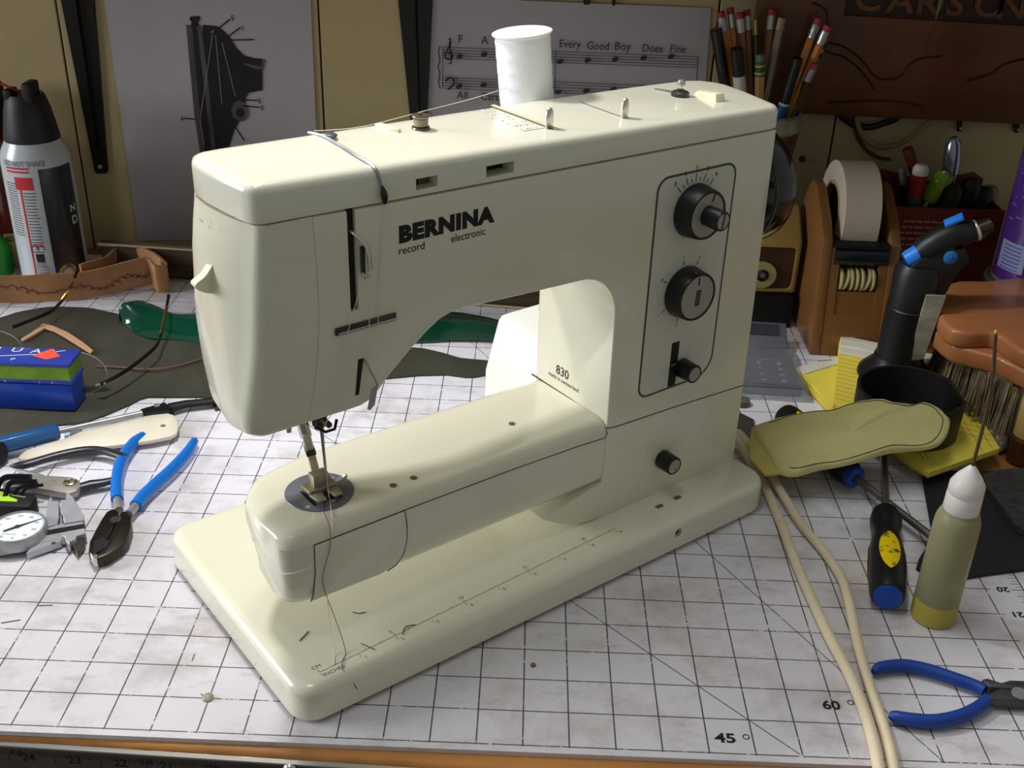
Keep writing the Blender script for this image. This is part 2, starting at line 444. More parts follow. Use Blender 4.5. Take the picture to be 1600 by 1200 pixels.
if area(prof) < 0: prof = prof[::-1]
def body_pt(a, b, h): return (a, 1.1+(back_y(a)-1.1)*h, b)
body = B().loft(puff(prof, (.05,.015), (.2,.07), body_pt, 4)).obj('body', CREAM, MA)

# face cover at the left end
TZ = [6.66, 6.78, 7.1, 7.6, 8.4, 9.2, 10.0, 10.5, 10.93]
XF = [.44, .36, .36, .46, .62, .71, .79, .85, .90]
XM = [.40, .26, .27, .30, .34, .40, .47, .56, .66]
YB = [2.45, 2.6, 2.85, 3.05, 3.25, 3.38, 3.48, 3.55, 3.60]
XB = [.52, .36, .38, .36, .36, .42, .50, .60, .70]
def interp(z, xs, ys):
    if z <= xs[0]: return ys[0]
    for i in range(len(xs)-1):
        if z <= xs[i+1]: return ys[i]+(ys[i+1]-ys[i])*(z-xs[i])/(xs[i+1]-xs[i])
    return ys[-1]
def plan(z, shrink=0.):
    xs_ = interp(z, sz, sx)-.006; xf = interp(z, TZ, XF)+shrink; xm = interp(z, TZ, XM)+shrink; yb = interp(z, TZ, YB); xb = interp(z, TZ, XB)+shrink
    r = .30-.08*max(0, min(1, (z-9.5)/1.4)); f = 1.1+shrink*.6; p = [(xs_, f), ((xs_+xf+r)/2, f)]
    for i in range(7):
        t = math.radians(270-84*i/6); p.append((xf+r+r*math.cos(t), f+r+r*math.sin(t)))
    a = p[-1]
    for i in range(1, 8):
        t = i/8; p.append(((1-t)**2*a[0]+2*t*(1-t)*(2*xm-(a[0]+xb)/2)+t*t*xb, a[1]+(yb-.2-a[1])*t))
    q = p[-1]; c = (xb, yb)
    ye = 3.75-shrink*.5
    for i in range(1, 9):
        t = i/8; k = (xb+.02, yb+.16) if z > 9 else (xb-.02, yb+.25)
        p.append(((1-t)**2*q[0]+2*t*(1-t)*k[0]+t*t*(xb+.35+(ye-yb)*.7), (1-t)**2*q[1]+2*t*(1-t)*max(k[1], ye-.15)+t*t*ye))
    p.append((xs_, ye))
    return [(x, y, z) for x, y in p]
zz = [6.63, 6.66, 6.74, 6.9, 7.2, 7.6, 8.0, 8.5, 9.0, 9.5, 10., 10.5, 10.95]
fc = B().loft([plan(z, .1 if z < 6.65 else (.04 if z < 6.7 else 0)) for z in zz]).obj('face_cover', CREAM, MA)
cut(fc, B().box(.1, .9, 2.24, 2.5, 9.35, 10.38))
B().box(.66, .72, 2.15, 2.6, 9.3, 10.45).obj('lever_slot', BLACKM, MA)
lv = smooth([(.62,10.12),(.46,9.92),(.30,9.74),(.10,9.62),(.14,9.5),(.36,9.38),(.60,9.38),(.70,9.6)], 3, True)
B().loft([[(p.x, y, p.y) for p in lv] for y in (2.26, 2.28, 2.46, 2.48)]).obj('feed_lever', IVORY, MA)
t = text('max', .07, frame((.50,2.62,10.72), (.06,-1,0), (0,0,1)), ext=.05)
t2 = text('0  1', .07, frame((.52,2.25,10.68), (.06,-1,0), (0,0,1)), ext=.05); t.add(t2.v, t2.f)
t.obj('lever_lettering', GREYINK, MA)

# lid
def lt(x): return 11.72-(x-.9)*.0265
lidp = [(2.0,1.1),(5,1.1),(9,1.1),(13,1.1),(14.72,1.1),(14.92,1.14),(15.06,1.3),(15.2,1.8),(15.42,2.6),(15.56,3.4),(15.5,3.8),(15.2,4.18),(14.7,4.36),(13,4.36),(10,4.24),(7,4.08),(4,3.88),(1.4,3.74),(.98,3.68),(.78,3.55),(.68,3.3),(.66,2.7),(.72,2.0),(.79,1.5),(.84,1.28),(.95,1.15),(1.12,1.1)]
def lid_pt(a, b, h): return (a, b, lid_z(a)+.012+(lt(a)-lid_z(a)-.012)*h)
lid = B().loft(puff(lidp, (.035,.05), (.20,.26), lid_pt, 6)).obj('lid', CREAM2, MA)
slot = B().box(2.74, 2.92, .4, 1.95, 8.84, 12.5)
cut(lid, slot)
cut(body, B().box(2.74, 2.92, .4, 1.7, 8.84, 10.2))
cut(body, B().box(2.74, 2.92, .4, 1.95, 9.9, 12.5))
B().box(2.745, 2.915, 1.19, 1.94, 8.85, 11.5).box(2.745, 2.915, 1.3, 1.94, 11.4, 11.62).obj('slot_dark_fill', BLACKM, MA)  # black block standing in for the shade inside the slot
W1 = [(4.295,11.281),(4.803,11.051)]; W2 = [(5.987,11.262),(6.698,11.024)]
for w in (W1, W2):
    cut(lid, B().box(w[0][0], w[1][0], .8, 1.55, w[1][1], w[0][1]))
a, b = W1
B().box(a[0]-.05, b[0]+.05, 1.4, 1.5, b[1]-.05, a[1]+.05).obj('stitch_window', mat('window_brown', (112,94,82), rough=.3), MA)
B().box((a[0]+b[0])/2-.05, (a[0]+b[0])/2-.03, 1.37, 1.41, b[1]-.04, a[1]+.04).obj('window_pointer', BLACK, MA)
a, b = W2
B().box(a[0]-.05, b[0]+.05, 1.5, 1.58, b[1]-.05, a[1]+.05).obj('width_window', BLACKM, MA)
B().lathe([(.0,0),(.33,0),(.33,.05),(0,.05)], 28, T((a[0]+b[0])/2,1.6,b[1]-.12) @ RX(90)).obj('width_disc', DIAL, MA)

# lettering on the arm
ff = frame((0,1.1,0), (1,0,0), (0,0,1))
text('BERNINA', .33, ff @ T(3.88, 10.06, 0), bold=.07, sx=1.14, space=1.1).obj('brand_lettering', INK, MA)
t = text('record', .17, ff @ T(3.86, 9.80, 0), bold=.008, sx=.98); t2 = text('electronic', .17, ff @ T(5.12, 9.80, 0), bold=.008, sx=.93); t.add(t2.v, t2.f)
t.obj('model_lettering', INK, MA)
fx = frame((9.95,0,0), (0,-1,0), (0,0,1))
fx = frame((9.945,0,0), (0,-1,0), (0,0,1))
t = text('830', .27, fx @ T(-3.2, 4.46, 0), sx=.95, ext=.012); t2 = text('made in switzerland', .115, fx @ T(-3.5, 4.28, 0), ext=.012, sx=.98); t.add(t2.v, t2.f)
t.obj('side_lettering', INK, MA)

# control panel
pan = rrect(10.93, 13.62, 4.28, 10.17, [.62,.36,.36,.34], 7)
B().loft([[(a,1.097,b) for a,b in pan],[(a,1.088,b) for a,b in pan],[(a,1.088,b) for a,b in inset(pan,.055)],[(a,1.1,b) for a,b in inset(pan,.055)]], cap=False).obj('panel_border', mat('panel_border', (74,72,74), rough=.5), MA)
B().loft([[(a,1.1,b) for a,b in inset(pan,.05)],[(a,1.092,b) for a,b in inset(pan,.05)]]).obj('control_panel', mat('panel_face', (214,212,198), rough=.35, coat=.3), MA)
def knob(name, x, z, prof, face, y=1.09, facer=None, m=None):
    o = B().lathe([(r, h) for r, h in prof], 40, T(x,y,z) @ RX(90)).obj(name, m or BLACK, MA, ang=30)
    B().lathe([(0,face),(facer,face),(facer,face+.008),(0,face+.008)], 36, T(x,y,z) @ RX(90)).obj('dial_face', DIAL, o)
    return o
k1 = knob('stitch_length_knob', 12.22, 9.17, [(.66,0),(.68,.05),(.62,.46),(.60,.50),(.55,.50),(.55,.47),(0,.47)], .475, facer=.55)
km = B().box(12.46, 12.485, .606, .615, 9.48, 9.66)
k1b = knob('balance_knob', 12.22, 9.17, [(.25,.4),(.25,.96),(.23,1.0),(.2,1.0),(.2,.98),(0,.98)], .985, facer=.205)
B().box(-.012, .012, -.2, .2, 0, .012, T(12.22,.093,9.17) @ RX(90) @ RZ(-8)).obj('pointer_line', INK, k1b)
B().box(-.015, .015, -.11, .11, 0, .012, T(12.37,.604,9.6) @ RX(90) @ RZ(-22)).obj('pointer_line', INK, k1)
k2 = knob('buttonhole_knob', 12.2, 7.04, [(.66,0),(.68,.05),(.64,.44),(.62,.50),(.57,.50),(.57,.47),(0,.47)], .475, facer=.57)
km = B()
for x0, x1, z0, z1 in ((-.07,-.05,-.2,.2),(.05,.07,-.2,.2),(-.07,.07,.18,.2),(-.07,.07,-.2,-.18),(-.012,.012,-.18,.18)):
    km.box(x0, x1, z0, z1, 0, .012, T(12.22,.604,7.02) @ RX(90) @ RZ(-4))
km.box(-.015, .015, -.1, .1, 0, .012, T(12.2,.604,7.46) @ RX(90))
km.obj('pointer_line', INK, k2)
B().box(-.035, .035, 0, .4, 0, .02, T(12.15,.66,7.66) @ RZ(0)).obj('index_rib', DIAL, k2)
mk_ = B()
def tick(cx, cz, deg, r0, r1, w=.012):
    m = ff @ T(cx, cz, .012) @ RZ(deg)
    mk_.add([(r0,-w,0),(r1,-w,0),(r1,w,0),(r0,w,0)], [(0,1,2,3)], m)
for i in range(9):
    d = 133-i*10.5
    tick(12.22, 9.17, d, .72, .92 if i % 2 == 0 else .82)
    if i % 2 == 0:
        t = text(str(i//2), .13, ff @ T(12.22+1.03*math.cos(math.radians(d))-.04, 9.17+1.03*math.sin(math.radians(d))-.05, .012), sx=.9); mk_.add(t.v, t.f)
for d in (97, 150, 212, 60, 262):
    tick(12.2, 7.04, d, .72, .84)
    t = text('0' if d == 150 else 'l', .1, ff @ T(12.2+.93*math.cos(math.radians(d))-.03, 7.04+.93*math.sin(math.radians(d))-.04, .012)); mk_.add(t.v, t.f)
for i in range(8):
    z = 5.08-i*.105
    mk_.add([(11.86,z-.01,1.087),(11.98,z-.01,1.087),(11.98,z+.01,1.087),(11.86,z+.01,1.087)], [(0,1,2,3)])
    if i % 2 == 0: mk_.add([(11.72,z-.05,1.087),(11.735,z-.05,1.087),(11.735,z+.05,1.087),(11.72,z+.05,1.087)], [(0,1,2,3)])
mk_.obj('dial_markings', INK, MA, smooth=False, fixn=False)['kind'] = 'stuff'
B().box(12.0, 12.26, 1.075, 1.095, 4.35, 5.62).obj('slider_slot', BLACKM, MA)
k3 = knob('stitch_slider_knob', 12.42, 4.82, [(.24,0),(.265,.05),(.25,.5),(.235,.52),(.205,.52),(.205,.5),(0,.5)], .505, facer=.2)
B().box(12.02, 12.3, 1.03, 1.075, 4.78, 5.05).obj('slider_shank', BLACK, k3)
B().box(12.0, 12.17, 1.02, 1.032, 4.99, 5.03).obj('slider_index', mat('gold', (214,170,90), rough=.3, metal=.7), k3)
k4 = knob('power_switch_knob', 12.1, 2.1, [(.25,0),(.27,.04),(.255,.48),(.24,.5),(.21,.5),(.21,.48),(0,.48)], .485, y=1.1, facer=.205)
B().box(-.01, .01, -.16, -.06, 0, .012, T(12.1,.615,2.1) @ RX(90) @ RZ(20)).obj('pointer_line', INK, k4)

# seam lines that split column and base
sm = B().tube([(9.9,1.098,3.78),(10.2,1.094,3.72),(12.5,1.094,3.62),(15.06,1.094,3.47)], .012, 6)
sm.tube([(9.945,1.25,3.86),(9.945,2.5,3.95),(9.945,4.2,3.97)], .022, 6)
sm.obj('column_seam', SEAM, MA)
B().box(15.125,15.135,1.0,1.6,3.2,3.23).obj('side_rib', CREAM, MA)

# lettered motor housing behind the column
mh = [(10.36,1.0),(10.38,2.78),(10.82,4.3),(10.95,4.44),(11.2,4.46),(15.2,4.46),(15.2,1.0)]
def mh_pt(a, b, h): return (a, 4.2+2.8*h, b)
B().loft(puff(mh, (.02,.01), (.12,.05), mh_pt, 4)).obj('motor_housing', mat('white_enamel', (232,232,224), rough=.3), MA)
t = text('0', .2, frame((10.37,6.6,1.7), (0,-1,0), (0,0,1))); t = B()
for y, s in ((6.75,'EEE'), (6.3,'110'), (5.3,'CUL')):
    for r in range(2 if s != '110' else 1):
        q = text(s, .11, frame((10.35,y,1.92-r*.14), (0,-1,0), (0,0,1))); t.add(q.v, q.f)
t.obj('motor_lettering', GREYINK, MA)

# hand wheel on the right end
hw = B().lathe([(.4,-.25),(1.2,-.2),(1.55,0),(1.62,.2),(1.62,.75),(1.56,.86),(1.3,.95),(.7,1.0),(0,1.0)], 48, T(15.05,2.5,8.9) @ RY(90)).obj('hand_wheel', mat('wheel_black', (13,14,17), rough=.16, coat=.6), MA, ang=40)
B().lathe([(1.58,.03),(1.60,.05),(1.62,.07),(1.60,.08)], 48, T(15.05,2.5,8.9) @ RY(90), cap=False).obj('rim_band', DSTEEL, hw)

# free arm
FA = [(0.92,.55),(0.98,.35),(1.1,.18),(1.3,.07),(1.6,.0),(3,0),(6,0),(9,0),(9.93,0)]
def arm_ring(x, d):
    b4 = 4.28-.02*x; e = max(0., 1-(x-.92)/1.6); bk = b4-e*e*1.05-d*.4; fr_ = 1.1+d*.55; up = 1.15 if x > 1.6 else 1.15+.2*(1.6-x)
    k = min(1, max(0, (x-1.0)/1.6))
    top = 3.96-d*.25; o = []
    fb = 2.02+.35*d
    for p in ((fr_, 3.62), (fr_-.0, 2.6+d*.4), (fr_+.04, 2.28+d*.3), (fr_+.18, 2.08+d*.3), (fr_+.42, fb), (1.9, 2.06+.25*d), (2.5, 2.3+.2*d), (min(3.1,bk-.45), 2.72+.1*d), (min(3.7,bk-.2), 3.2), (bk, 3.45), (bk, 3.7), (bk-.06, 3.86-d*.1), (bk-.2, top-.02), (bk-.4, top), (2.6, top), (fr_+.36, top), (fr_+.2, top-.03), (fr_+.07, top-.12), (fr_+.01, top-.24)):
        o.append((x, p[0], p[1]))
    return o
fa = B().loft([arm_ring(x, d) for x, d in FA]).obj('free_arm', CREAM, MA, ang=50)
dr = [(1.62,3.63),(1.60,2.9),(1.52,2.35),(1.46,2.2),(3.2,2.16),(3.62,2.24),(3.82,2.45),(3.92,2.8),(3.93,3.2),(3.88,3.63)]
B().loft([[(a,1.104,b) for a,b in dr],[(a,1.088,b) for a,b in dr],[(a,1.08,b) for a,b in inset(dr[::-1] if area(dr)<0 else dr,.02)][::(-1 if area(dr)<0 else 1)]]).obj('bobbin_door', CREAM, MA)
sm = B().tube([(1.61,1.094,3.64),(1.59,1.094,2.9),(1.51,1.094,2.35),(1.44,1.1,2.18)], .011, 6)
sm.tube([(3.89,1.094,3.64),(3.945,1.094,3.2),(3.93,1.094,2.8),(3.83,1.094,2.44),(3.63,1.096,2.22),(3.4,1.1,2.15)], .013, 6)
sm.tube([(1.6,1.097,3.645),(4,1.097,3.645),(7,1.097,3.62),(9.0,1.097,3.56),(9.9,1.095,3.5),(9.97,1.09,3.62),(9.95,1.2,3.84)], .011, 6)
sm.obj('arm_seam', SEAM, MA)
B().tube([(1.1,3.2,3.2),(.975,2.92,3.12),(.915,2.74,3.08),(.912,2.0,3.03),(.915,1.40,3.02),(.975,1.285,3.03),(1.095,1.195,3.05),(1.3,1.132,3.08),(1.5,1.098,3.1)], .016, 6).obj('end_seam', mat('seam_white', (240,240,226), rough=.4), MA)
pl = B().lathe([(0,3.95),(.76,3.95),(.78,3.965),(.77,3.985),(0,3.985)], 48, T(2.46,2.4,0)).obj('stitch_plate', mat('plate_steel', (136,138,150), rough=.4, metal=.45, var=.2, scale=5), MA)
fd = B()
for x, y0, y1, w in ((2.12,1.95,2.62,.035),(2.74,1.9,2.75,.045)): fd.box(x-w, x+w, y0, y1, 3.98, 3.99)
for x in (2.36, 2.46, 2.56): fd.box(x-.03, x+.03, 1.95, 2.3, 3.98, 3.995)
fd.box(2.3, 2.62, 2.42, 2.5, 3.98, 3.99)
fd.obj('feed_dog_slots', BLACKM, pl)
sc = B()
for x, y in ((1.95,2.0),(2.55,1.9),(2.98,2.72)): sc.lathe([(.05,3.98),(.055,3.99),(0,4.0)], 12, T(x,y,0))
sc.obj('plate_screws', CHROME, pl)
for x, y in ((3.96,1.69),(4.51,1.69),(7.88,2.38)):
    B().lathe([(0,3.955),(.075,3.955),(.085,3.972),(0,3.972)], 16, T(x,y,0)).obj('arm_screw', mat('screw_olive', (112,104,74), rough=.5, metal=.4), MA)

# presser bar, foot and needle
pb = B().tube([(2.1,2.5,6.9),(2.16,2.46,6.0),(2.24,2.42,5.5)], .13, 14)
pb.obj('presser_bar', CHROME, MA)
ft_ = B().box(-.13, .13, -.09, .09, 0, 1.0, along((2.22,2.42,5.62),(2.42,2.36,4.3))).obj('foot_shank', mat('nickel', (214,206,180), rough=.3, metal=.5), MA, bevel=.03)
B().box(-.15, .15, -.105, .105, .42, .56, along((2.22,2.42,5.62),(2.42,2.36,4.3))).obj('shank_band', DSTEEL, ft_)
pf = B().prism([(-.34,-.1),(.34,-.1),(.36,.28),(.1,.34),(-.1,.34),(-.36,.28)], 4.10, 4.2, T(2.46,2.3,0))
pf.box(2.27, 2.65, 2.26, 2.52, 4.19, 4.5).prism([(-.3,-.34),(-.1,-.36),(-.06,0),(-.36,0)], 4.08, 4.14, T(2.46,2.2,0)).prism([(.06,0),(.1,-.36),(.3,-.34),(.36,0)], 4.08, 4.14, T(2.46,2.2,0))
pf.obj('presser_foot', mat('foot_nickel', (170,160,138), rough=.35, metal=.6), MA, bevel=.02)
B().tube([(2.84,2.3,4.16),(2.98,2.25,4.22),(3.05,2.2,4.3)], .05, 8).obj('foot_toe', CHROME, MA)
B().tube([(2.56,2.3,6.8),(2.56,2.3,5.6),(2.57,2.28,4.9),(2.58,2.27,4.02)], [.07,.045,.03,.012], 10).obj('needle', STEEL, MA)
B().lathe([(.16,0),(.17,.05),(.17,.35),(.12,.4)], 16, T(2.52,2.3,5.75)).obj('needle_clamp', DSTEEL, MA)
B().tube([(2.52,2.15,5.95),(2.52,1.9,5.95),(2.52,1.85,5.95)], .07, 10).obj('clamp_screw', DSTEEL, MA)
hk = B().tube([(2.3,2.1,5.85),(2.5,2.0,5.72),(2.72,2.0,5.72),(2.84,2.12,5.86)], .035, 8)
hk.obj('thread_hook', BLACK, MA)
B().box(2.5, 3.6, 2.0, 2.7, 6.32, 6.62).obj('needle_bar_block', DSTEEL, MA, bevel=.05)
B().box(3.1, 3.45, 1.7, 2.0, 6.38, 6.6).obj('block_lug', STEEL, MA, bevel=.03)
B().tube([(1.75,2.2,6.7),(1.66,2.0,6.35),(1.6,1.9,6.05)], [.08,.07,.05], 10, flat=.5).obj('presser_lifter', STEEL, MA)
B().lathe([(.3,6.3),(.3,6.63)], 20, T(2.25,2.45,0)).obj('bar_bushing', DSTEEL, MA)

# front hardware: bar, take-up lever, check-spring clip, thread guide
rb = B().box(2.36, 3.76, 1.05, 1.098, 8.42, 8.58).obj('thread_guide_bar', DSTEEL, MA, bevel=.012, seg=1)
B().box(2.42, 3.74, 1.035, 1.052, 8.45, 8.475).obj('guide_rib', CHROME, rb)
B().tube([(2.83,1.6,10.6),(2.85,1.2,10.48),(2.93,1.0,10.38),(3.03,.92,10.24),(3.08,.9,10.0),(3.1,.9,9.75),(3.07,.91,9.6),(3.0,.94,9.57),(2.95,.98,9.66)], [.03,.035,.04,.055,.06,.06,.055,.045,.03], 10, flat=.7).obj('take_up_lever', CHROME, MA)
B().box(2.95, 3.05, 1.0, 1.02, 9.62, 10.2).obj('lever_plate', DSTEEL, MA)
B().prism([(2.86,7.75),(2.98,7.75),(2.9,7.3),(2.84,6.95),(2.76,6.95)], 0, .012, frame((0,1.1,0),(1,0,0),(0,0,1))).obj('clip_slot', BLACKM, MA)
cl = B().tube([(3.0,1.09,7.72),(3.06,.98,7.5),(3.17,.88,7.18)], .035, 8, flat=.6)
cl.prism([(3.03,7.1),(3.2,7.2),(3.1,6.72),(2.98,6.62),(2.92,6.66)], 0, .03, frame((0,.92,0),(1,0,0),(0,0,1)))
cl.obj('check_spring_clip', STEEL, MA, bevel=.01, seg=1)
gw = [(3.45,3.86,11.66),(3.55,3.45,11.68),(3.5,2.6,11.69),(3.42,1.8,11.69),(3.40,1.3,11.68),(3.42,1.1,11.6),(3.46,1.06,11.42),(3.49,1.06,11.28)]
g = B().tube(smooth(gw, 3), .03, 8).obj('top_thread_guide', STEEL, MA)
B().tube([(3.49,1.04,11.3),(3.50,1.0,11.2),(3.51,.99,11.1),(3.52,1.01,10.98),(3.53,1.05,10.93)], [.03,.075,.09,.06,.02], 12, flat=.7).obj('guide_eye', mat('gun_metal', (60,62,72), rough=.25, metal=.9), g)
B().tube([(3.66,3.55,11.70),(3.72,3.4,11.72),(3.72,3.25,11.72),(3.62,3.12,11.70)], .06, 8, flat=.5).obj('guide_spring', mat('blue_steel', (110,120,150), rough=.3, metal=.9), g)

# top hardware
def top(x): return lt(x)
iv = B().prism([(4.93,3.72),(5.02,3.3),(5.12,3.05),(5.22,3.1),(5.2,3.45),(5.1,3.72)], top(5)-.03, top(5)+.07).obj('ivory_button', IVORY, MA, bevel=.03)
for x0, x1, y0, y1 in ((8.28,8.52,1.78,4.18),(10.44,10.52,1.85,3.5)):
    pass
sl = B().sheet([[(8.30+.12*k+.2*math.sin(i/9*2)*0, 4.16-2.4*i/9, top(8.4)+.012+.01*k) for k in range(2)] for i in range(10)], .02)
sl.obj('width_scale', mat('scale_cream', (206,200,160), rough=.4), MA)
B().tube([(8.27,4.16,top(8.3)+.01),(8.27,1.8,top(8.3)+.01)], .014, 6).obj('width_scale_slot', SEAM, MA)
B().tube([(10.5,3.5,top(10.5)+.0),(10.47,2.7,top(10.5)+.0),(10.44,1.9,top(10.5)+.0)], .018, 6).obj('lever_track', mat('slot_grey', (80,84,104), rough=.5), MA)
def tab(name, x, y):
    o = [(-.11,0),(.11,0),(.12,.3),(.09,.42),(.03,.47),(-.03,.47),(-.09,.42),(-.12,.3)]
    B().prism(o, -.035, .035, T(x,y,top(x)-.02) @ RZ(12) @ RX(90)).obj(name, CHROME, MA, bevel=.02)
tab('stitch_width_lever', 8.28, 1.95); tab('needle_position_lever', 10.46, 1.9)
ch = B()
for r in range(9):
    y = 4.15-r*.26
    for k in range(7):
        x = 7.62+k*.088; zt = top(x)+.006; w = random.uniform(.015,.035); h = random.uniform(.03,.1)
        if random.random() < .85: ch.add([(x,y,zt),(x+w,y+.02,zt),(x+w+.02,y+h,zt),(x+.02,y+h,zt)], [(0,1,2,3)])
for y0, y1 in ((1.98,2.0),(2.42,2.43)): ch.add([(7.6,y0,top(7.6)+.006),(8.2,y0,top(8.2)+.006),(8.2,y1,top(8.2)+.006),(7.6,y1,top(7.6)+.006)], [(0,1,2,3)])
ch.obj('stitch_chart', GREYINK, MA, smooth=False, fixn=False)['kind'] = 'stuff'
wd_ = B().lathe([(.0,0),(.2,0),(.23,.03),(.23,.1),(.19,.13),(.09,.14),(.09,.36),(.07,.4),(0,.41)], 28, T(13.3,2.95,top(13.3)-.01)).obj('bobbin_winder', DSTEEL, MA)
B().lathe([(.092,.2),(.1,.22),(.1,.36),(.07,.41),(0,.42)], 20, T(13.3,2.95,top(13.3)-.01)).obj('winder_spindle', CHROME, wd_)
B().prism([(-.09,-.3),(.09,-.3),(.06,.3),(-.06,.3)], 0, .03, T(13.33,3.5,top(13.3)-.01) @ RZ(20)).obj('winder_arm', STEEL, MA)
B().loft([[(13.78,2.95,top(13.8)-.02),(14.1,3.1,top(14)-.02),(13.98,2.02,top(14)-.02),(13.62,2.02,top(13.8)-.02)],[(13.8,2.9,top(13.8)+.08),(14.06,3.0,top(14)+.08),(13.95,2.1,top(14)+.2),(13.66,2.1,top(13.8)+.2)]]).obj('winder_engage_lever', IVORY, MA, bevel=.03)

# spool stand at the back
B().box(9.2, 10.8, 4.1, 4.9, 10.3, 10.42).obj('spool_bracket', CREAM, MA, bevel=.03)
B().lathe([(0,10.42),(.7,10.42),(.7,10.5),(.11,10.5),(.11,12.5),(0,12.52)], 24, T(10.03,5.0,0)).obj('spool_pin', STEEL, MA)

def mloc(x, y, z):
    a = math.radians(38.5); return (-5.2+x*math.cos(a)-y*math.sin(a), .05+x*math.sin(a)+y*math.cos(a), z)
# ---------------------------------------------------------------- spool, bobbin and threads on the machine
THR = mat('white_thread', (238,240,244), rough=.55, bump=.35, bscale=9, stretch=(.06,.06,3.2))
tpw = Vector(mloc(9.83,5.0,12.93))
sp = thing('thread_spool', 'large white cone of thread on the pin behind the sewing machine', 'thread spool', (tpw.x+.254, tpw.y, tpw.z-2.42))
sp.rotation_euler = (0, math.radians(-6), 0)
pr = [(.65,.14)]
for i in range(24): pr += [(.655+.005*(i % 2)+.005*math.sin(i*1.7)+.0005*i, .16+i*.09)]
pr += [(.65,2.36)]
B().lathe([(.12,.1)]+pr+[(.12,2.4)], 40).obj('wound_thread', THR, sp, ang=70)
WP = mat('white_plastic', (236,238,236), rough=.35)
B().lathe([(.12,2.36),(.70,2.36),(.73,2.39),(.73,2.42),(.69,2.44),(.5,2.42),(.12,2.41)], 40).obj('top_flange', WP, sp)
B().lathe([(.12,0),(.71,0),(.73,.05),(.71,.12),(.12,.12)], 40).obj('bottom_flange', WP, sp)
bo = thing('bobbin', 'small metal bobbin lying on top of the sewing machine', 'bobbin', mloc(5.72,3.12,lt(5.7)), 38.5)
BB = mat('bobbin_steel', (142,132,124), rough=.3, metal=.9)
B().lathe([(0,0),(.19,0),(.2,.02),(.19,.05),(.12,.06),(.12,.24),(.19,.25),(.2,.28),(.19,.3),(.05,.3),(.05,.26),(0,.26)], 28).obj('reel', BB, bo, ang=30)
B().lathe([(.12,.065),(.16,.08),(.16,.22),(.12,.235)], 24, cap=False).obj('bobbin_thread', mat('beige_thread', (166,150,118), rough=.6), bo)
TW = mat('thread_fine', (226,222,206), rough=.6); TR = mat('red_thread', (120,48,52), rough=.6)
ut = thing('upper_thread', 'white sewing thread running from the spool through the guides to the needle', 'thread', mloc(10.03,5.0,10.5), 38.5)
def rel(p, o): return [(x-o[0], y-o[1], z-o[2]) for x, y, z in p]
oo = (10.03,5.0,10.5)
for pts in ([(9.35,4.8,11.7),(8.0,4.56,11.62),(6.66,4.42,11.56),(5.0,4.2,11.5),(4.0,4.0,11.6),(3.55,3.8,11.7)],
            [(3.53,1.04,10.94),(3.44,1.08,9.8),(3.32,1.03,8.6),(3.2,1.0,8.0),(3.03,1.0,7.7)],
            [(3.03,1.0,7.7),(3.06,.98,8.4),(3.08,.93,9.0),(2.98,.93,9.6)],
            [(2.95,.93,9.62),(2.8,1.02,9.0),(2.6,1.03,8.4),(2.42,1.04,7.6),(2.3,1.06,6.9),(2.42,1.7,6.2),(2.55,2.22,5.6),(2.57,2.2,4.7),(2.56,2.18,4.2),(2.36,1.7,4.0),(2.14,1.24,3.97),(2.02,1.06,3.8),(1.92,1.02,3.2),(1.8,1.0,2.4),(1.75,.85,1.5),(1.66,.55,1.04),(1.46,.22,1.02)]):
    B().tube(rel(smooth(pts, 3), oo), .0085, 5).obj('strand', TW, ut)
rt_ = thing('bobbin_thread_tail', 'dark red thread hanging from the stitch plate over the base', 'thread', mloc(2.2,1.7,4), 38.5)
B().tube(rel(smooth([(2.3,2.0,4.0),(2.12,1.5,3.99),(2.02,1.12,3.9),(1.95,1.03,3.5),(1.78,1.02,3.0),(1.72,1.03,2.6),(1.85,.95,1.9),(1.92,.7,1.3),(1.86,.4,1.02),(1.66,.2,1.02),(1.55,-.02,1.0),(1.62,-.2,.86),(1.75,-.26,.5)], 3), (2.2,1.7,4)), .0085, 5).obj('strand', TR, rt_)
snip = [([(1.22,.52),(1.38,.66)],'on the corner of the machine base'), ([(2.0,.95),(2.15,.96),(2.3,1.0)],'lying farthest back on the machine base'), ([(1.62,.5),(1.86,.28)],'across the printed rule near its zero'),
        ([(2.52,.3),(2.55,.4),(2.7,.5),(2.95,.55)],'forked over the printed rule')]
TS = [(1.209,1.339),(1.525,1.51),(2.676,1.515),(2.774,1.39),(2.919,1.344),(2.291,0.473),(2.44,0.111),(3.212,0.19),(3.411,0.37),(3.627,0.299)]
for nm_, k in (('short red thread snippet nearest the front corner of the machine base', (0,1)), ('short red thread snippet lying deepest in the shade of the arm', (2,3,4)), ('short red thread snippet crossing the printed rule', (5,6)), ('curled red thread snippet forked over the printed rule', (7,8,9))):
    p = [(TS[i][0], TS[i][1], 1.012) for i in k]; c = p[0]
    o = B().tube(rel(smooth(p, 3) if len(p) > 2 else p, c), .011, 5).obj('thread_snippet', TR)
    o.location = Vector(mloc(*c))*S; o.rotation_euler = (0,0,math.radians(38.5)); tag(o, nm_, 'thread')
for nm_, p in (('red thread snippet on the mat left of the machine corner', [(-7.212,1.111),(-7.073,1.02)]), ('red lint line near the left edge of the mat', [(-11.967,3.86),(-11.637,3.904)]), ('red thread snippet farthest left on the bare mat', [(-12.59,3.183),(-12.185,3.324)]), ('short dark red snippet above the stained grid crossing', [(-7.711,2.391),(-7.705,2.155)]), ('red thread snippet close to the machine base edge', [(-8.425,4.669),(-8.198,4.607)])):
    c = (p[0][0], p[0][1], .012)
    o = B().tube(rel([(x, y, .012) for x, y in p], c), .01, 5).obj('thread_snippet', TR); o.location = Vector(c)*S; tag(o, nm_, 'thread')

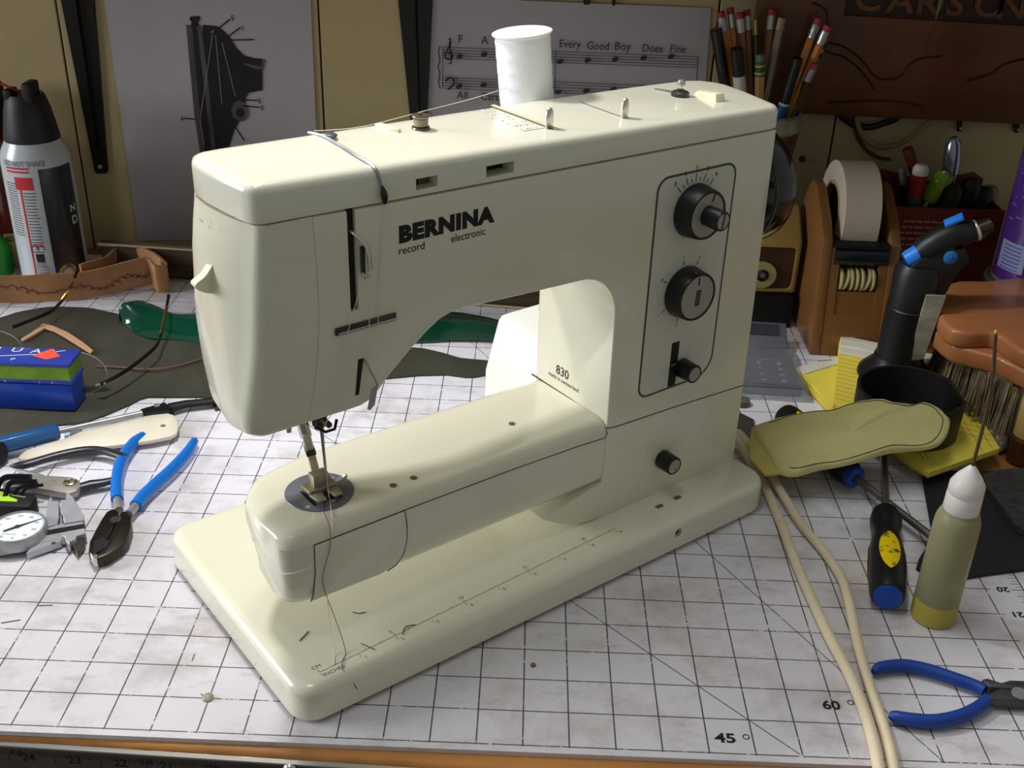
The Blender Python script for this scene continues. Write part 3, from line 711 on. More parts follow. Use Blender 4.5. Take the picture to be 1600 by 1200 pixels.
# crumbs on the mat
q = [(-7.026,1.003)][0]
o = B().lathe([(0,0),(.13,.0),(.125,.05),(.08,.09),(.03,.1),(0,.1)], 16).obj('glue_blob', mat('glue_tan', (190,176,150), rough=.4, var=.3, scale=20)); o.location = Vector((q[0],q[1],0))*S
tag(o, 'dried tan glue blob on a grid crossing near the front edge of the mat', 'glue')
q = [(0.206,2.456)][0]
o = B().lathe([(0,0),(.07,.0),(.06,.04),(0,.05)], 10).obj('crumb', mat('crumb_brown', (120,96,66), rough=.7)); o.location = Vector((q[0],q[1],0))*S
tag(o, 'tiny brown crumb on the mat in front of the machine base', 'crumb')
# ---------------------------------------------------------------- things on the wall
def wfr(pts, Y=YW):              # world frame on the wall: x right, y up, z towards the room
    return frame((0, Y, 0), (1,0,0), (0,0,1))
BRK = mat('bracket_black', (16,16,18), rough=.45, metal=.3, var=.3, scale=6)
for nm_, pts, hole in (('black tapered steel shelf bracket left of the sewing machine diagram', [(-18.816,10.24),(-17.531,10.284),(-17.973,3.381),(-18.04,3.296),(-18.446,3.281),(-18.511,3.389)], [(-18.25,3.58)]),
                 ('black tapered steel shelf bracket between the two pinned papers', [(-5.629,10.687),(-4.289,10.733),(-4.515,6.296),(-4.611,3.774),(-5.012,3.759)], [(-4.817,4.056)])):
    (x0,z0),(x1,z1) = pts[0], pts[1]
    dz = 9.0; e = (pts[0][0]-(pts[-1][0]-pts[0][0])/(pts[0][1]-pts[-1][1])*dz, z0+dz); f = (x1-(pts[2][0]-x1)/(z1-pts[2][1])*dz, z0+dz)
    poly = [e]+pts[2:][::-1]+[f]
    o = thing('shelf_bracket', nm_, 'bracket', (hole[0][0], YW, hole[0][1]))
    P = [(a-hole[0][0], b-hole[0][1]) for a, b in poly]
    br = B().prism(P, 0, .16, frame((0,0,0),(1,0,0),(0,0,1))).obj('plate', BRK, o)
    # pressed rib down the middle, and the screw at the foot
    tx = (P[0][0]+P[-1][0])/2
    B().tube([(tx,-.16,P[0][1]),(tx*.5,-.16,P[0][1]*.5),(.02,-.16,.75)], [.32,.2,.08], 8, flat=.25).obj('rib', BRK, o)
    B().lathe([(.0,.16),(.1,.17),(.08,.2),(0,.21)], 14, frame((0,0,0),(1,0,0),(0,0,1))).obj('screw', STEEL, o)

SHM = mat('shelf_wood', (120,88,54), rough=.6, var=.25, scale=3, stretch=(.15,1,1))
sh = thing('wall_shelf', 'deep wooden shelf carried by the black brackets, above the top of the view', 'shelf', (0, YW, 14.2))
B().box(-40, 24, -11.7, 0, 0, .75).obj('board', SHM, sh, bevel=.05, seg=1)  # unseen; inferred from the brackets, depth set to shade wall and back of mat
B().box(-40, 24, -11.9, -11.7, -.0, 1.2).obj('front_lip', SHM, sh)

PAPER = mat('paper_white', (176,170,176), rough=.75, var=.05, scale=1.2)
def paper(name, label, c, bow, mtl=PAPER):
    # c: four corners (x,z) tl, tr, br, bl on the wall; bow lifts it off the wall
    o = thing(name, label, 'paper', (c[3][0], YW, c[3][1]))
    g = []
    for i in range(13):
        s = i/12; row = []
        for j in range(9):
            t = j/8
            x = (c[0][0]*(1-s)+c[1][0]*s)*(1-t)+(c[3][0]*(1-s)+c[2][0]*s)*t
            z = (c[0][1]*(1-s)+c[1][1]*s)*(1-t)+(c[3][1]*(1-s)+c[2][1]*s)*t
            row.append((x-c[3][0], -.02-bow(s,t), z-c[3][1]))
        g.append(row)
    vs = [p for r in g for p in r]; n = 9; fs = [(i*n+j,(i+1)*n+j,(i+1)*n+j+1,i*n+j+1) for i in range(12) for j in range(8)]
    b = B(); b.add(vs, fs); b.add([(x,y+.008,z) for x,y,z in vs], [f[::-1] for f in fs])
    b.obj('sheet', mtl, o, fixn=False)
    def at(x, z): return (x-c[3][0], z-c[3][1])
    return o, at
# the photocopied diagram of an old sewing machine head
C1 = [(-17.146,11.221),(-9.04,11.492),(-9.154,0.708),(-17.071,0.339)]
p1, at1 = paper('diagram_paper', 'photocopied diagram of an old black sewing machine head pinned to the wall', C1, lambda s, t: .06+.3*max(0,.25-s)*t)
PK = mat('toner_black', (22,20,22), rough=.7, var=.4, scale=5); PG = mat('toner_grey', (98,94,96), rough=.7, var=.6, scale=4, stretch=(4,1,.6)); PW = mat('toner_light', (150,144,146), rough=.7)
def flat(pts, y, m, name, o, at):
    q = [at(x, z) for x, z in pts]
    if area(q) < 0: q = q[::-1]
    return B().add([(x, y, z) for x, z in q], [tuple(range(len(q)))]).obj(name, m, o, smooth=False, fixn=False)
yy = -.115
flat([(-13.351,9.484),(-12.797,9.454),(-12.559,9.291),(-12.283,8.981),(-12.063,8.592),(-11.802,8.352),(-11.425,8.265),(-11.093,8.252),(-11.189,7.004),(-11.745,6.881),(-11.893,6.668),(-11.958,6.197),(-12.179,5.768),(-12.449,5.387),(-12.723,4.707),(-13.025,3.741),(-13.948,3.652),(-13.825,6.391)], yy, PK, 'printed_casting', p1, at1)
flat([(-14.011,9.461),(-13.406,9.433),(-13.352,6.408),(-13.32,2.616),(-13.948,2.592),(-14.002,4.687),(-14.064,5.858)], yy-.004, PG, 'printed_face_plate', p1, at1)
flat([(-13.765,9.396),(-13.587,9.402),(-13.51,4.813),(-13.566,2.607),(-13.73,2.6),(-13.825,6.391)], yy-.008, PK, 'printed_groove', p1, at1)
flat([(-13.799,9.784),(-13.442,9.821),(-13.432,9.676),(-13.516,9.6),(-13.508,9.429),(-13.813,9.419),(-13.792,9.615),(-13.863,9.661)], yy-.004, PK, 'printed_screw', p1, at1)
flat([(-11.955,8.071),(-11.143,7.948),(-11.095,8.226),(-10.967,8.231),(-11.101,7.823),(-11.408,7.838)], yy-.004, PG, 'printed_highlight', p1, at1)
flat([(-12.408,6.442),(-12.187,6.58),(-11.936,6.459),(-11.823,6.254),(-11.818,5.992),(-11.996,5.749),(-12.265,5.686),(-12.46,5.864),(-12.537,6.176)], yy-.006, PG, 'printed_tension_disc', p1, at1)
flat([(-12.269,6.238),(-12.059,6.246),(-11.97,6.066),(-12.091,5.877),(-12.273,5.897),(-12.364,6.051)], yy-.010, PK, 'printed_tension_nut', p1, at1)
ln = B()
def line_(b, pts, w, y, at):
    q = [at(x, z) for x, z in pts]
    for (x0,z0),(x1,z1) in zip(q[:-1], q[1:]):
        d = Vector((x1-x0, z1-z0)); L = max(d.length, 1e-6); nx, nz = -d.y/L*w, d.x/L*w
        b.add([(x0+nx,y,z0+nz),(x0-nx,y,z0-nz),(x1-nx,y,z1-nz),(x1+nx,y,z1+nz)], [(0,1,2,3)])
for q in ([(-12.728,9.383),(-12.24,9.741)], [(-12.376,9.076),(-11.862,9.437)], [(-12.441,8.926),(-11.367,8.988)], [(-12.082,6.584),(-11.404,6.582)], [(-12.05,6.351),(-11.348,6.298)], [(-14.498,5.737),(-14.025,5.728)], [(-12.714,5.96),(-12.095,4.892)]):
    line_(ln, q, .025, yy-.006, at1)
for s, q in (('5',[(-12.219,9.693)]), ('1',[(-11.848,9.315)]), ('2',[(-11.413,6.478)]), ('3',[(-11.33,6.194)]), ('6',[(-14.639,5.652)])):
    x, z = at1(*q[0]); t = text(s, .2, frame((x,yy,z),(1,0,0),(0,0,1)), bold=.01); ln.add(t.v, t.f)
ln.obj('callouts', PK, p1, smooth=False, fixn=False)['kind'] = 'stuff'
l2 = B()
for q in ([(-12.969,9.252),(-13.226,8.202),(-13.837,5.761)], [(-12.881,9.108),(-12.885,6.373)], [(-12.652,8.845),(-12.306,6.705)], [(-13.843,5.708),(-13.791,4.667)], [(-13.075,9.2),(-12.913,9.303)]): line_(l2, q, .012, yy-.013, at1)
l2.obj('printed_thread', PW, p1, smooth=False, fixn=False)['kind'] = 'stuff'

# the music sheet
C2 = [(-4.277,10.852),(6.496,10.79),(6.725,4.427),(-4.674,4.328)]
p2, at2 = paper('music_sheet', 'landscape music sheet with mnemonic words above and below the staves', C2, lambda s, t: .05+.35*max(0,.2-t)*math.sin(PI*s))
mu = B(); y2 = -.20
def wfr2(q, q2):                 # frame at px-derived point q, baseline towards q2
    (x,z),(x1,z1) = at2(*q), at2(*q2); d = Vector((x1-x,0,z1-z)).normalized()
    return frame((x,y2,z), d, d.cross(Vector((0,1,0)))*-1 if d.cross(Vector((0,1,0))).z < 0 else d.cross(Vector((0,1,0))))
BA = [(-3.296,9.17),(5.908,9.096)]
def words(s, q, h=.31, sx=1.0):
    b2 = (q[0]+1, q[1]+(BA[1][1]-BA[0][1])/(BA[1][0]-BA[0][0]))
    t = text(s, h, wfr2(q, b2), bold=.004, sx=sx); mu.add(t.v, t.f)
for s, q in (('F',[(-3.296,9.17)]), ('A',[(-2.385,9.152)]), ('C',[(-1.474,9.135)]), ('E',[(-0.563,9.142)]), ('Every',[(0.676,9.136)]), ('Good',[(1.765,9.1)]), ('Boy',[(2.851,9.113)]), ('Does',[(3.94,9.077)]), ('Fine',[(5.025,9.09)]),
             ('All',[(-3.332,6.976)]), ('Cars',[(-2.374,6.959)]), ('Eat',[(-1.103,6.901)]), ('Gas',[(-0.17,6.883)]), ('Good',[(0.97,6.873)]), ('Boys',[(2.136,6.863)]), ('Do',[(3.304,6.827)]), ('Fine',[(4.186,6.807)]), ('Always',[(5.223,6.793)])):
    words(s, q[0], sx=.9 if len(s) > 3 else 1)
ST = [(-3.929,9.025),(0.456,8.98),(-3.851,7.827),(0.615,7.783)]
for a, b in (([(-3.903,8.976),(6.176,8.957)], [(-3.929,8.553),(6.172,8.534)]), ([(-3.877,7.801),(6.231,7.754)], [(-3.903,7.367),(6.252,7.321)])):
    for i in range(5):
        t = i/4; q = [tuple(a[k][j]*(1-t)+b[k][j]*t for j in (0,1)) for k in (0,1)]
        line_(mu, q, .011, y2, at2)
for q in ([(-3.878,8.977),(-3.903,7.367)], [(0.557,8.983),(0.611,7.349)], [(6.176,8.957),(6.252,7.321)]): line_(mu, q, .014, y2, at2)
nt_ = [(719,86.5),(756,83.5),(793,80),(830,77),(875,94.5),(918,92.5),(961,91),(1005,89),(1048,86.5)]
NT = [(-3.216,8.64),(-2.251,8.749),(-1.339,8.843),(-0.404,8.95),(0.754,8.58),(1.842,8.668),(2.929,8.744),(4.037,8.833),(5.116,8.932),(-3.233,7.467),(-2.255,7.553),(-1.254,7.64),(-0.358,7.748),(0.738,7.379),(1.866,7.471),(2.939,7.56),(4.036,7.65),(5.128,7.766)]
for x, z in NT:
    x, z = at2(x, z); mu.add([(x+.14*math.cos(t*PI/6)*math.cos(.35)-.09*math.sin(t*PI/6)*math.sin(.35), y2-.002, z+.14*math.cos(t*PI/6)*math.sin(.35)+.09*math.sin(t*PI/6)*math.cos(.35)) for t in range(12)], [tuple(range(12))])
for pts, w in (([(-3.651,9.329),(-3.574,9.185),(-3.7,8.884),(-3.801,8.682),(-3.75,8.534),(-3.597,8.515),(-3.496,8.643),(-3.598,8.789),(-3.7,8.71)], .035), ([(-3.625,9.183),(-3.546,8.417),(-3.648,8.363)], .025), ([(-3.774,7.652),(-3.646,7.783),(-3.492,7.764),(-3.439,7.613),(-3.542,7.431),(-3.696,7.323)], .04), ([(-3.363,7.768),(-3.337,7.744)], .05), ([(-3.362,7.616),(-3.336,7.591)], .05),
             ([(-3.979,8.998),(-4.056,8.822),(-4.005,8.425),(-4.082,8.197),(-4.005,7.973),(-4.057,7.565),(-3.98,7.364)], .022)):
    line_(mu, [(p.x,p.y) for p in smooth(pts, 3)], w, y2-.002, at2)
mu.obj('printed_music', mat('toner_music', (44,42,46), rough=.7), p2, smooth=False, fixn=False)['kind'] = 'stuff'

# carved wooden sign at the top right
SG = mat('sign_wood', (118,66,30), rough=.45, var=.5, scale=2.2, stretch=(.25,1,1), coat=.2)
SGD = mat('sign_wood_dark', (70,42,24), rough=.5, var=.4, scale=3)
YS = 26.6
sg = thing('carved_sign', 'dark carved wooden sign board with recessed lettering hanging above the pencil cup', 'sign', (8.3, YS, 6.2))
SB = [(7.921,11.283),(8.148,7.129),(19.131,7.071),(11.372,10.843),(18.18,10.89)]
def sr(p): return (p[0]-8.3, p[1]-6.2)
x0 = sr(SB[1])[0]; zb = sr(SB[1])[1]-.05
fs_ = frame((0,0,0),(1,0,0),(0,0,1))
brd = B().prism([(x0,zb),(22,zb-.25),(22,9),(x0+.05,9)], -.9, 0, fs_).obj('board', SG, sg, bevel=.06)
rx0, rz0 = sr(SB[3])
cut(brd, B().prism([(rx0,rz0),(21,rz0-.42),(21,7.5),(rx0,7.5)], -.28, .3, fs_))
B().prism([(rx0+.04,rz0+.04),(20.95,rz0-.38),(20.95,7.4),(rx0+.04,7.4)], -.3, -.26, fs_).obj('recess_floor', SGD, sg)
LT = [(11.728,11.019),(12.989,10.992),(14.059,10.959),(15.22,10.952),(16.237,10.94),(17.11,10.923)]
for s, q in zip('CARSON', LT):
    x, z = sr(q)
    t = text(s, .95, fs_ @ T(x, z, -.2), bold=.02, sx=1.15)
    t.obj('carved_letter', mat('sign_letter', (128,78,38), rough=.5, var=.4, scale=5), sg, smooth=False)
cv = B()
for pts in ([(10.665,9.827),(11.363,9.755),(11.949,9.488),(12.458,9.119),(12.765,8.788),(13.106,8.555),(13.609,8.524),(13.974,8.684),(14.153,9.032),(14.535,9.337),(15.345,9.462)], [(10.148,9.999),(10.914,9.5),(11.689,9.285),(12.421,8.776),(13.04,8.108)], [(11.236,7.543),(12.475,7.638),(13.969,7.692),(15.005,7.529)], [(18.532,9.477),(17.848,9.26),(17.329,8.852),(16.525,8.578)], [(10.094,11.265),(10.611,11.05),(10.808,10.59),(10.667,10.113)]):
    cv.tube([(sr((p.x,p.y))[0],-.0,sr((p.x,p.y))[1]) for p in smooth(pts, 4)], .07, 6, flat=.5)
cv.obj('carved_scroll', SGD, sg)
GT = [(14.574,11.511),(14.518,10.98)]
gs = thing('green_stick', 'thin pale green stem hanging over the carved sign', 'stem', (GT[1][0], 25.62, GT[1][1]))
B().tube([(GT[0][0]-GT[1][0]+.15,0,6),(GT[0][0]-GT[1][0],0,GT[0][1]-GT[1][1]),(0,0,0)], [.1,.08,.02], 8).obj('stem', mat('stem_green', (104,112,70), rough=.5), gs)

# cables, nail and dark tips under the sign
CB = mat('cable_black', (18,17,16), rough=.5); CT = mat('cable_tan', (150,120,76), rough=.5)
def cable(name, label, pts, r, m, y=27.3):
    p = smooth([(a, y, b) for a, b in pts], 6); c = p[len(p)//2]
    o = B().tube([(q.x-c.x, q.y-c.y, q.z-c.z) for q in p], r, 8).obj(name, m); o.location = c*S
    return tag(o, label, 'cable')
cable('wall_cable', 'thick black cable drooping from under the carved sign', [(11.632,7.638),(12.057,6.937),(12.639,6.544),(13.276,6.437),(13.861,6.615),(14.418,6.92),(14.663,7.747)], .13, CB)
cable('wall_cable', 'thin tan cable hanging in a loop below the carved sign', [(12.514,7.694),(12.699,6.935),(12.892,6.424),(13.345,5.918),(13.959,5.677),(14.602,5.832),(15.134,6.272),(15.7,6.889),(15.886,7.815)], .1, CT, 27.2)
cable('wall_cable', 'thin dark cable hanging lowest on the right wall, beside the tan loop', [(12.535,7.634),(12.769,6.456),(13.051,5.889),(13.499,5.427),(14.016,5.179),(14.499,5.116)], .07, mat('cable_brown', (70,56,38), rough=.6), 27.45)
NL = [(10.915,4.967)]
n_ = B().lathe([(0,0),(.13,.02),(.12,.1),(0,.13)], 12, frame((0,0,0),(1,0,0),(0,0,1))).obj('wall_screw', mat('rust', (70,36,22), rough=.7, var=.4)); n_.location = Vector((NL[0][0],YW,NL[0][1]))*S; tag(n_, 'rusty screw head in the wall above the tape dispenser', 'screw')
for lb, q in (('narrow black bracket tip under the sign above the silver handle', [(16.666,7.795),(16.993,7.806),(17.084,6.367),(16.956,6.362)]), ('narrow black bracket tip under the sign beside the purple can', [(18.731,7.869),(19.284,7.889),(19.398,6.399),(19.245,6.394)])):
    c = q[2]
    o = thing('shelf_bracket', lb, 'bracket', (c[0], YW, c[1]))
    P = [(a-c[0], b-c[1]) for a, b in q]
    B().prism(P, 0, .16, fs_).obj('plate', BRK, o)
    B().lathe([(0,.15),(.05,.17),(0,.19)], 10, fs_ @ T(-.05,.12,0)).obj('screw', STEEL, o)
for lb, q in (('short black hook above the music sheet, the wider one', [(1.44,11.87),(1.732,11.88),(1.804,10.758),(1.557,10.75)]), ('short black hook above the music sheet, the thin one', [(2.585,11.908),(2.706,11.912),(2.769,10.744),(2.67,10.74)])):
    c = q[3]; o = B().prism([(a-c[0], b-c[1]) for a, b in q], 0, .15, fs_).obj('wall_hook', BRK, bevel=.02, seg=1); o.location = Vector((c[0],YW,c[1]))*S; tag(o, lb, 'hook')

# metal tray along the back of the mat
TRAY = mat('tray_brown', (92,78,62), rough=.5, metal=.5, var=.35, scale=3)
TRIM = mat('tray_rim', (196,182,150), rough=.3, metal=.85)
tr = thing('metal_tray', 'long brown metal tray with bright rolled rims standing behind the mat', 'tray', (-7,23.3,0), -6.0)
B().loft([[(x,.0,.0),(x,.03,.5),(x,.1,1.35),(x,.2,1.45),(x,.3,1.35),(x,.26,.1),(x,2.4,.1),(x,2.4,0)] for x in (-10.6,-8,0,7.6,8.4)]).obj('body', TRAY, tr)
B().tube([(-10.7,.1,1.3),(0,.1,1.42),(8.5,.1,1.4)], .09, 10).obj('top_rim', TRIM, tr)
B().tube([(-10.5,-.06,.62),(0,-.06,.6),(8.3,-.06,.6)], .035, 8).obj('middle_bead', TRAY, tr)
B().tube([(-10.5,-.1,.08),(0,-.1,.08),(8.3,-.1,.08)], .06, 8).obj('bottom_rim', TRIM, tr)
# ---------------------------------------------------------------- left side of the bench
def rl(pts, c): return [(p[0]-c[0], p[1]-c[1]) for p in pts]
# olive leather hide: one sheet running left to right behind the machine
OL = mat('olive_leather', (64,63,50), rough=.75, var=.18, scale=5, bump=.4, bscale=70)
OLT = [(-22.883,18.309),(-20.943,19.131),(-19.835,19.844),(-19.373,20.46),(-18.379,21.021),(-16.91,21.036),(-15.508,20.517),(-14.099,19.51),(-12.696,18.763),(-11.418,18.344),(-9.896,18.265),(-7.531,17.95),(-5.31,18.498),(-4.056,18.708),(-3.213,18.364),(-2.495,17.966),(-1.576,17.891),(0.478,17.318),(3.773,16.257),(5.85,15.34),(6.855,14.896),(7.356,14.341)]
OLB = [(-18.937,10.661),(-17.238,11.156),(-16.198,11.459),(-15.13,12.235),(-14.044,12.555),(-13.52,13.081),(-12.948,13.835),(-12.688,14.329),(-10.517,14.499),(-10.183,13.627),(-8.625,14.56),(-7.125,15.663),(-4.769,16.317),(-3.847,16.581),(-2.858,16.709),(-2.07,16.535),(-1.637,16.76),(0.476,16.179),(3.681,15.084),(5.662,13.882),(6.573,13.066),(7.095,12.793)]
def samp(p, n):
    q = [Vector((a,b,0)) for a,b in p]; L = [0]
    for i in range(1, len(q)): L.append(L[-1]+(q[i]-q[i-1]).length)
    out = []
    for k in range(n):
        t = L[-1]*k/(n-1); i = 1
        while i < len(L)-1 and L[i] < t: i += 1
        s = (t-L[i-1])/max(1e-6, L[i]-L[i-1]); out.append(q[i-1].lerp(q[i], s))
    return out
a = samp(OLT, 90); b = samp(OLB, 90); oc = (-14, 16)
gr = []
for i in range(90):
    row = []
    for j in range(10):
        t = j/9; p = a[i].lerp(b[i], t)
        hgt = .075+.07*math.sin(i*.33+t*2)**2*math.sin(PI*t)+(.30*max(0, 1-abs(i-30)/9)*(1-t)**3)*0
        row.append((p.x-oc[0], p.y-oc[1], hgt))
    gr.append(row)
ol = B().sheet(gr, .07).obj('olive_leather', OL, ang=80); ol.location = Vector((oc[0],oc[1],0))*S
tag(ol, 'dull olive green leather sheet spread flat behind the sewing machine', 'leather')

# shiny green vinyl, curled along its near edge
GV = mat('green_vinyl', (8,66,48), rough=.16, coat=.7, bump=.15, bscale=8)
gt = samp([(-15.32,19.713),(-15.01,21.427),(-14.552,21.229),(-13.754,20.536),(-12.887,20.73),(-11.919,21.229),(-10.162,21.628),(-7.721,21.85),(-5.232,21.835),(-3.235,21.716),(-1.728,21.262),(-0.738,20.888)], 46)
gb = samp([(-15.104,19.564),(-14.467,18.852),(-13.735,18.382),(-13.156,18.538),(-12.222,18.354),(-11.111,18.083),(-9.419,18.227),(-7.182,18.627),(-4.906,19.034),(-4.094,19.103),(-3.053,19.3),(-1.644,19.367),(-0.698,19.234)], 46)
gr = []; gc = (-8, 19.5)
for i in range(46):
    row = []
    for j in range(9):
        t = j/8; p = gt[i].lerp(gb[i], t); e = max(0, 1-i/18)
        z = .16+(.62*e+.16)*math.exp(-((t-.42)/.22)**2)*(1 if i > 0 else .7)+.05*math.sin(i*.5)
        row.append((p.x-gc[0], p.y-gc[1], z))
    gr.append(row)
gv = B().sheet(gr, .06).obj('green_vinyl', GV, ang=80); gv.location = Vector((gc[0],gc[1],0))*S
tag(gv, 'glossy dark green vinyl strip curled up behind the sewing machine', 'vinyl')

# tan leather strap standing on edge, doubled back on itself
TL = mat('tan_leather', (196,142,98), rough=.6, var=.22, scale=5, bump=.3, bscale=60)
SP = [(-23.724,19.912),(-21.621,20.565),(-20.412,21.149),(-19.078,21.512),(-17.703,21.821),(-16.718,22.22),(-15.88,22.737),(-15.231,23.181)]
SQ = [(-14.761,22.7),(-14.448,22.996),(-14.779,23.502),(-15.366,23.993),(-16.316,24.53),(-16.79,24.624),(-16.975,24.251),(-16.994,23.486)]+[(x+.0,y+.75) for x,y in [(-17.105,22.246)]]+[(x+.0,y+.32) for x,y in [(-17.531,21.898)]]
path = [(x,y) for x,y in SP]+[(x,y) for x,y in SQ]
pth = smooth(path, 4)
sc_ = (SP[-1][0], SP[-1][1])
st = thing('leather_strap', 'tan leather strap standing on edge in a loop with purple zigzag stitching', 'strap', (sc_[0], sc_[1], .02))
b = B(); rings = []
m = len(pth)
for i, p in enumerate(pth):
    t = (pth[min(i+1,m-1)]-pth[max(i-1,0)]).normalized(); n_ = Vector((-t.y, t.x, 0))*.05
    z0 = .12 if i > 12 else .0; z0 += .1*math.sin(i*.3); z0 = max(0, z0); h = 1.1
    q = p-Vector((sc_[0],sc_[1],0)); lean = Vector((0,0,0))
    rings.append([(q.x-n_.x,q.y-n_.y,z0),(q.x+n_.x,q.y+n_.y,z0),(q.x+n_.x,q.y+n_.y,z0+h),(q.x-n_.x,q.y-n_.y,z0+h)])
b.loft(rings).obj('strip', TL, st, ang=40)
sb = B(); pu = []
for i in range(0, 29):
    p = pth[min(i, 27)].lerp(pth[min(i+1,27)], 0) if i < 28 else pth[27]
    t = (pth[min(i+1,m-1)]-pth[max(i-1,0)]).normalized(); n_ = Vector((t.y, -t.x, 0))*.065
    q = p-Vector((sc_[0],sc_[1],0))+n_
    for k in range(3):
        pu.append((q.x+t.x*k*.2, q.y+t.y*k*.2, .55+.1*math.sin(i*.3)+.13*math.sin(i*.9)+(.07 if k % 2 else -.07)*(1 if (i//3) % 2 else .3)))
sb.tube(pu, .022, 5).obj('stitching', mat('purple_thread', (120,62,78), rough=.7), st)

# air duster can
ac = thing('air_duster', 'white and grey air duster spray can with black trigger cap on the left', 'spray can', (-19.5,24.4,-.11))
CW = mat('can_white', (186,192,198), rough=.28, coat=.4)
prc = [(1.22,0),(1.3,.05),(1.3,5.0),(1.27,5.15),(1.18,5.4),(1.06,5.62),(1.0,5.8)]
B().lathe([(0,0)]+prc+[(0,5.8)], 56).obj('can', CW, ac)
cap = B().lathe([(1.02,5.66),(1.03,5.8),(.98,6.1),(.85,6.9),(.72,7.35),(.66,7.45),(0,7.45)], 40)
cap.obj('cap', mat('cap_black', (20,20,23), rough=.5), ac)
B().prism([(-.16,-.62),(.2,-.62),(.2,.25),(-.16,.25)], 7.2, 7.95, T(.34,-.05,0)).prism([(-.16,-.5),(.16,-.5),(.16,.2),(-.16,.2)], 7.3, 7.68, T(-.42,-.1,0)).obj('trigger', BLACKM, ac, bevel=.08)
B().tube([(-.7,-.3,7.85),(-.1,-.2,7.55)], .05, 8).obj('straw', mat('straw_red', (180,50,40), rough=.4), ac)
def wrap(b, a0, a1, z0, z1, r, n=10):
    # patch on the can between angles (degrees; -90 faces the room) and heights
    v = []
    for i in range(n+1):
        t = math.radians(a0+(a1-a0)*i/n); v += [(r*math.cos(t), r*math.sin(t), z0), (r*math.cos(t), r*math.sin(t), z1)]
    b.add(v, [(2*i, 2*i+2, 2*i+3, 2*i+1) for i in range(n)]); return b
def wtext(s, a0, z, h, r, sx=1., bold=0.):
    t = text(s, h, Matrix.Identity(4), sx=sx, bold=bold, ext=0); o = B()
    vs = []
    for x, y, _ in t.v:
        g = math.radians(a0)+x/r; vs.append((r*math.cos(g), r*math.sin(g), z+y))
    o.add(vs, t.f); return o
DK = mat('label_dark', (42,48,56), rough=.3, var=.35, scale=2, coat=.3); RD = mat('label_red', (190,44,56), rough=.35); GT_ = mat('label_text', (104,112,118), rough=.4); YL = mat('label_yellow', (206,190,70), rough=.4)
wrap(B(), -66, -2, 0, 4.85, 1.306, 24).obj('dark_panel', DK, ac, fixn=False)
wrap(B(), -101.5, -98.5, .2, 4.05, 1.31, 2).obj('red_stripe', RD, ac, fixn=False)
wrap(B(), -108, -77, 4.05, 4.55, 1.31, 8).obj('red_block', RD, ac, fixn=False)
lt_ = B()
for z in [3.95-.125*i for i in range(17)]:
    if z > 1.9: wrap(lt_, -97+random.uniform(0,1), -75-random.uniform(0,4), z-.05, z, 1.309, 8)
for z in [.35+.1*i for i in range(6)]: wrap(lt_, -96, -74, z, z+.035, 1.309, 6)
for z in [1.02,.93]: wrap(lt_, -96, -78, z, z+.04, 1.309, 6)
for z in [4.3-.1*i for i in range(22)]: wrap(lt_, -130, -108, z-.045, z, 1.309, 6)
q = wtext('DO NOT SHAKE', -126, 4.98, .21, 1.315, sx=.8, bold=.01); lt_.add(q.v, q.f)
lt_.obj('label_text', GT_, ac, fixn=False, smooth=False)['kind'] = 'stuff'
lr = B()
for z in (4.86, 4.72): wrap(lr, -122, -80, z, z+.07, 1.312, 10)
for z in (1.82, 1.74): wrap(lr, -97, -78, z, z+.04, 1.31, 6)
lr.obj('label_red_text', RD, ac, fixn=False)['kind'] = 'stuff'
ld = B(); wrap(ld, -94, -80, 1.1, 1.45, 1.31, 6)
for c in (-93, -84):
    for i in range(16):
        t0, t1 = i*PI/8, (i+1)*PI/8
        v = []
        for t, r in ((t0,.16),(t0,.13),(t1,.13),(t1,.16)):
            g = math.radians(c)+r*math.cos(t)/1.3; v.append((1.311*math.cos(g), 1.311*math.sin(g), 1.66+r*math.sin(t)))
        if i % 5 < 4: ld.add(v, [(0,1,2,3)])
ld.obj('label_icons', DK, ac, fixn=False, smooth=False)['kind'] = 'stuff'
wl = wtext('D', -22, 2.45, .34, 1.32, bold=.02); q = wtext('N', -22, 2.95, .3, 1.32, bold=.02); wl.add(q.v, q.f)
wl.obj('label_letters', mat('label_white', (220,222,220), rough=.4), ac, fixn=False, smooth=False)
for r, m_ in ((.36, YL), (.27, mat('label_orange', (190,120,60), rough=.4)), (.18, CW)):
    v = []
    for i in range(24):
        g = math.radians(-45)+r*math.cos(i*PI/12)/1.3; v.append(((1.326-r*.04)*math.cos(g), (1.326-r*.04)*math.sin(g), .55+r*math.sin(i*PI/12)))
    B().add(v, [tuple(range(24))]).obj('warning_badge', m_, ac, fixn=False, smooth=False)

# partly hidden bottles at the left edge
rb = thing('brown_bottle', 'dark red-brown bottle with black cap behind the air duster', 'bottle', (-21.75,26.0,-.11))
B().lathe([(0,0),(1.0,0),(1.05,.06),(1.05,4.7),(.95,5.3),(.6,5.7),(.5,5.9),(0,5.9)], 40).obj('glass', mat('brown_glass', (74,24,16), rough=.2, coat=.5), rb)
B().lathe([(.6,5.8),(.66,5.85),(.66,7.3),(.6,7.4),(0,7.4)], 32).obj('cap', BLACKM, rb)
gb_ = thing('green_bottle', 'bright green bottle at the far left behind the leather strap', 'bottle', (-22.0,24.2,-.11))
B().lathe([(0,0),(.75,0),(.8,.05),(.8,1.2),(.5,1.7),(.3,1.9),(0,1.9)], 32).obj('glass', mat('green_plastic', (20,128,34), rough=.35), gb_)
B().lathe([(.3,1.88),(.32,1.95),(.3,2.2),(0,2.2)], 20).obj('cap', mat('cap_green', (12,84,24), rough=.4), gb_)
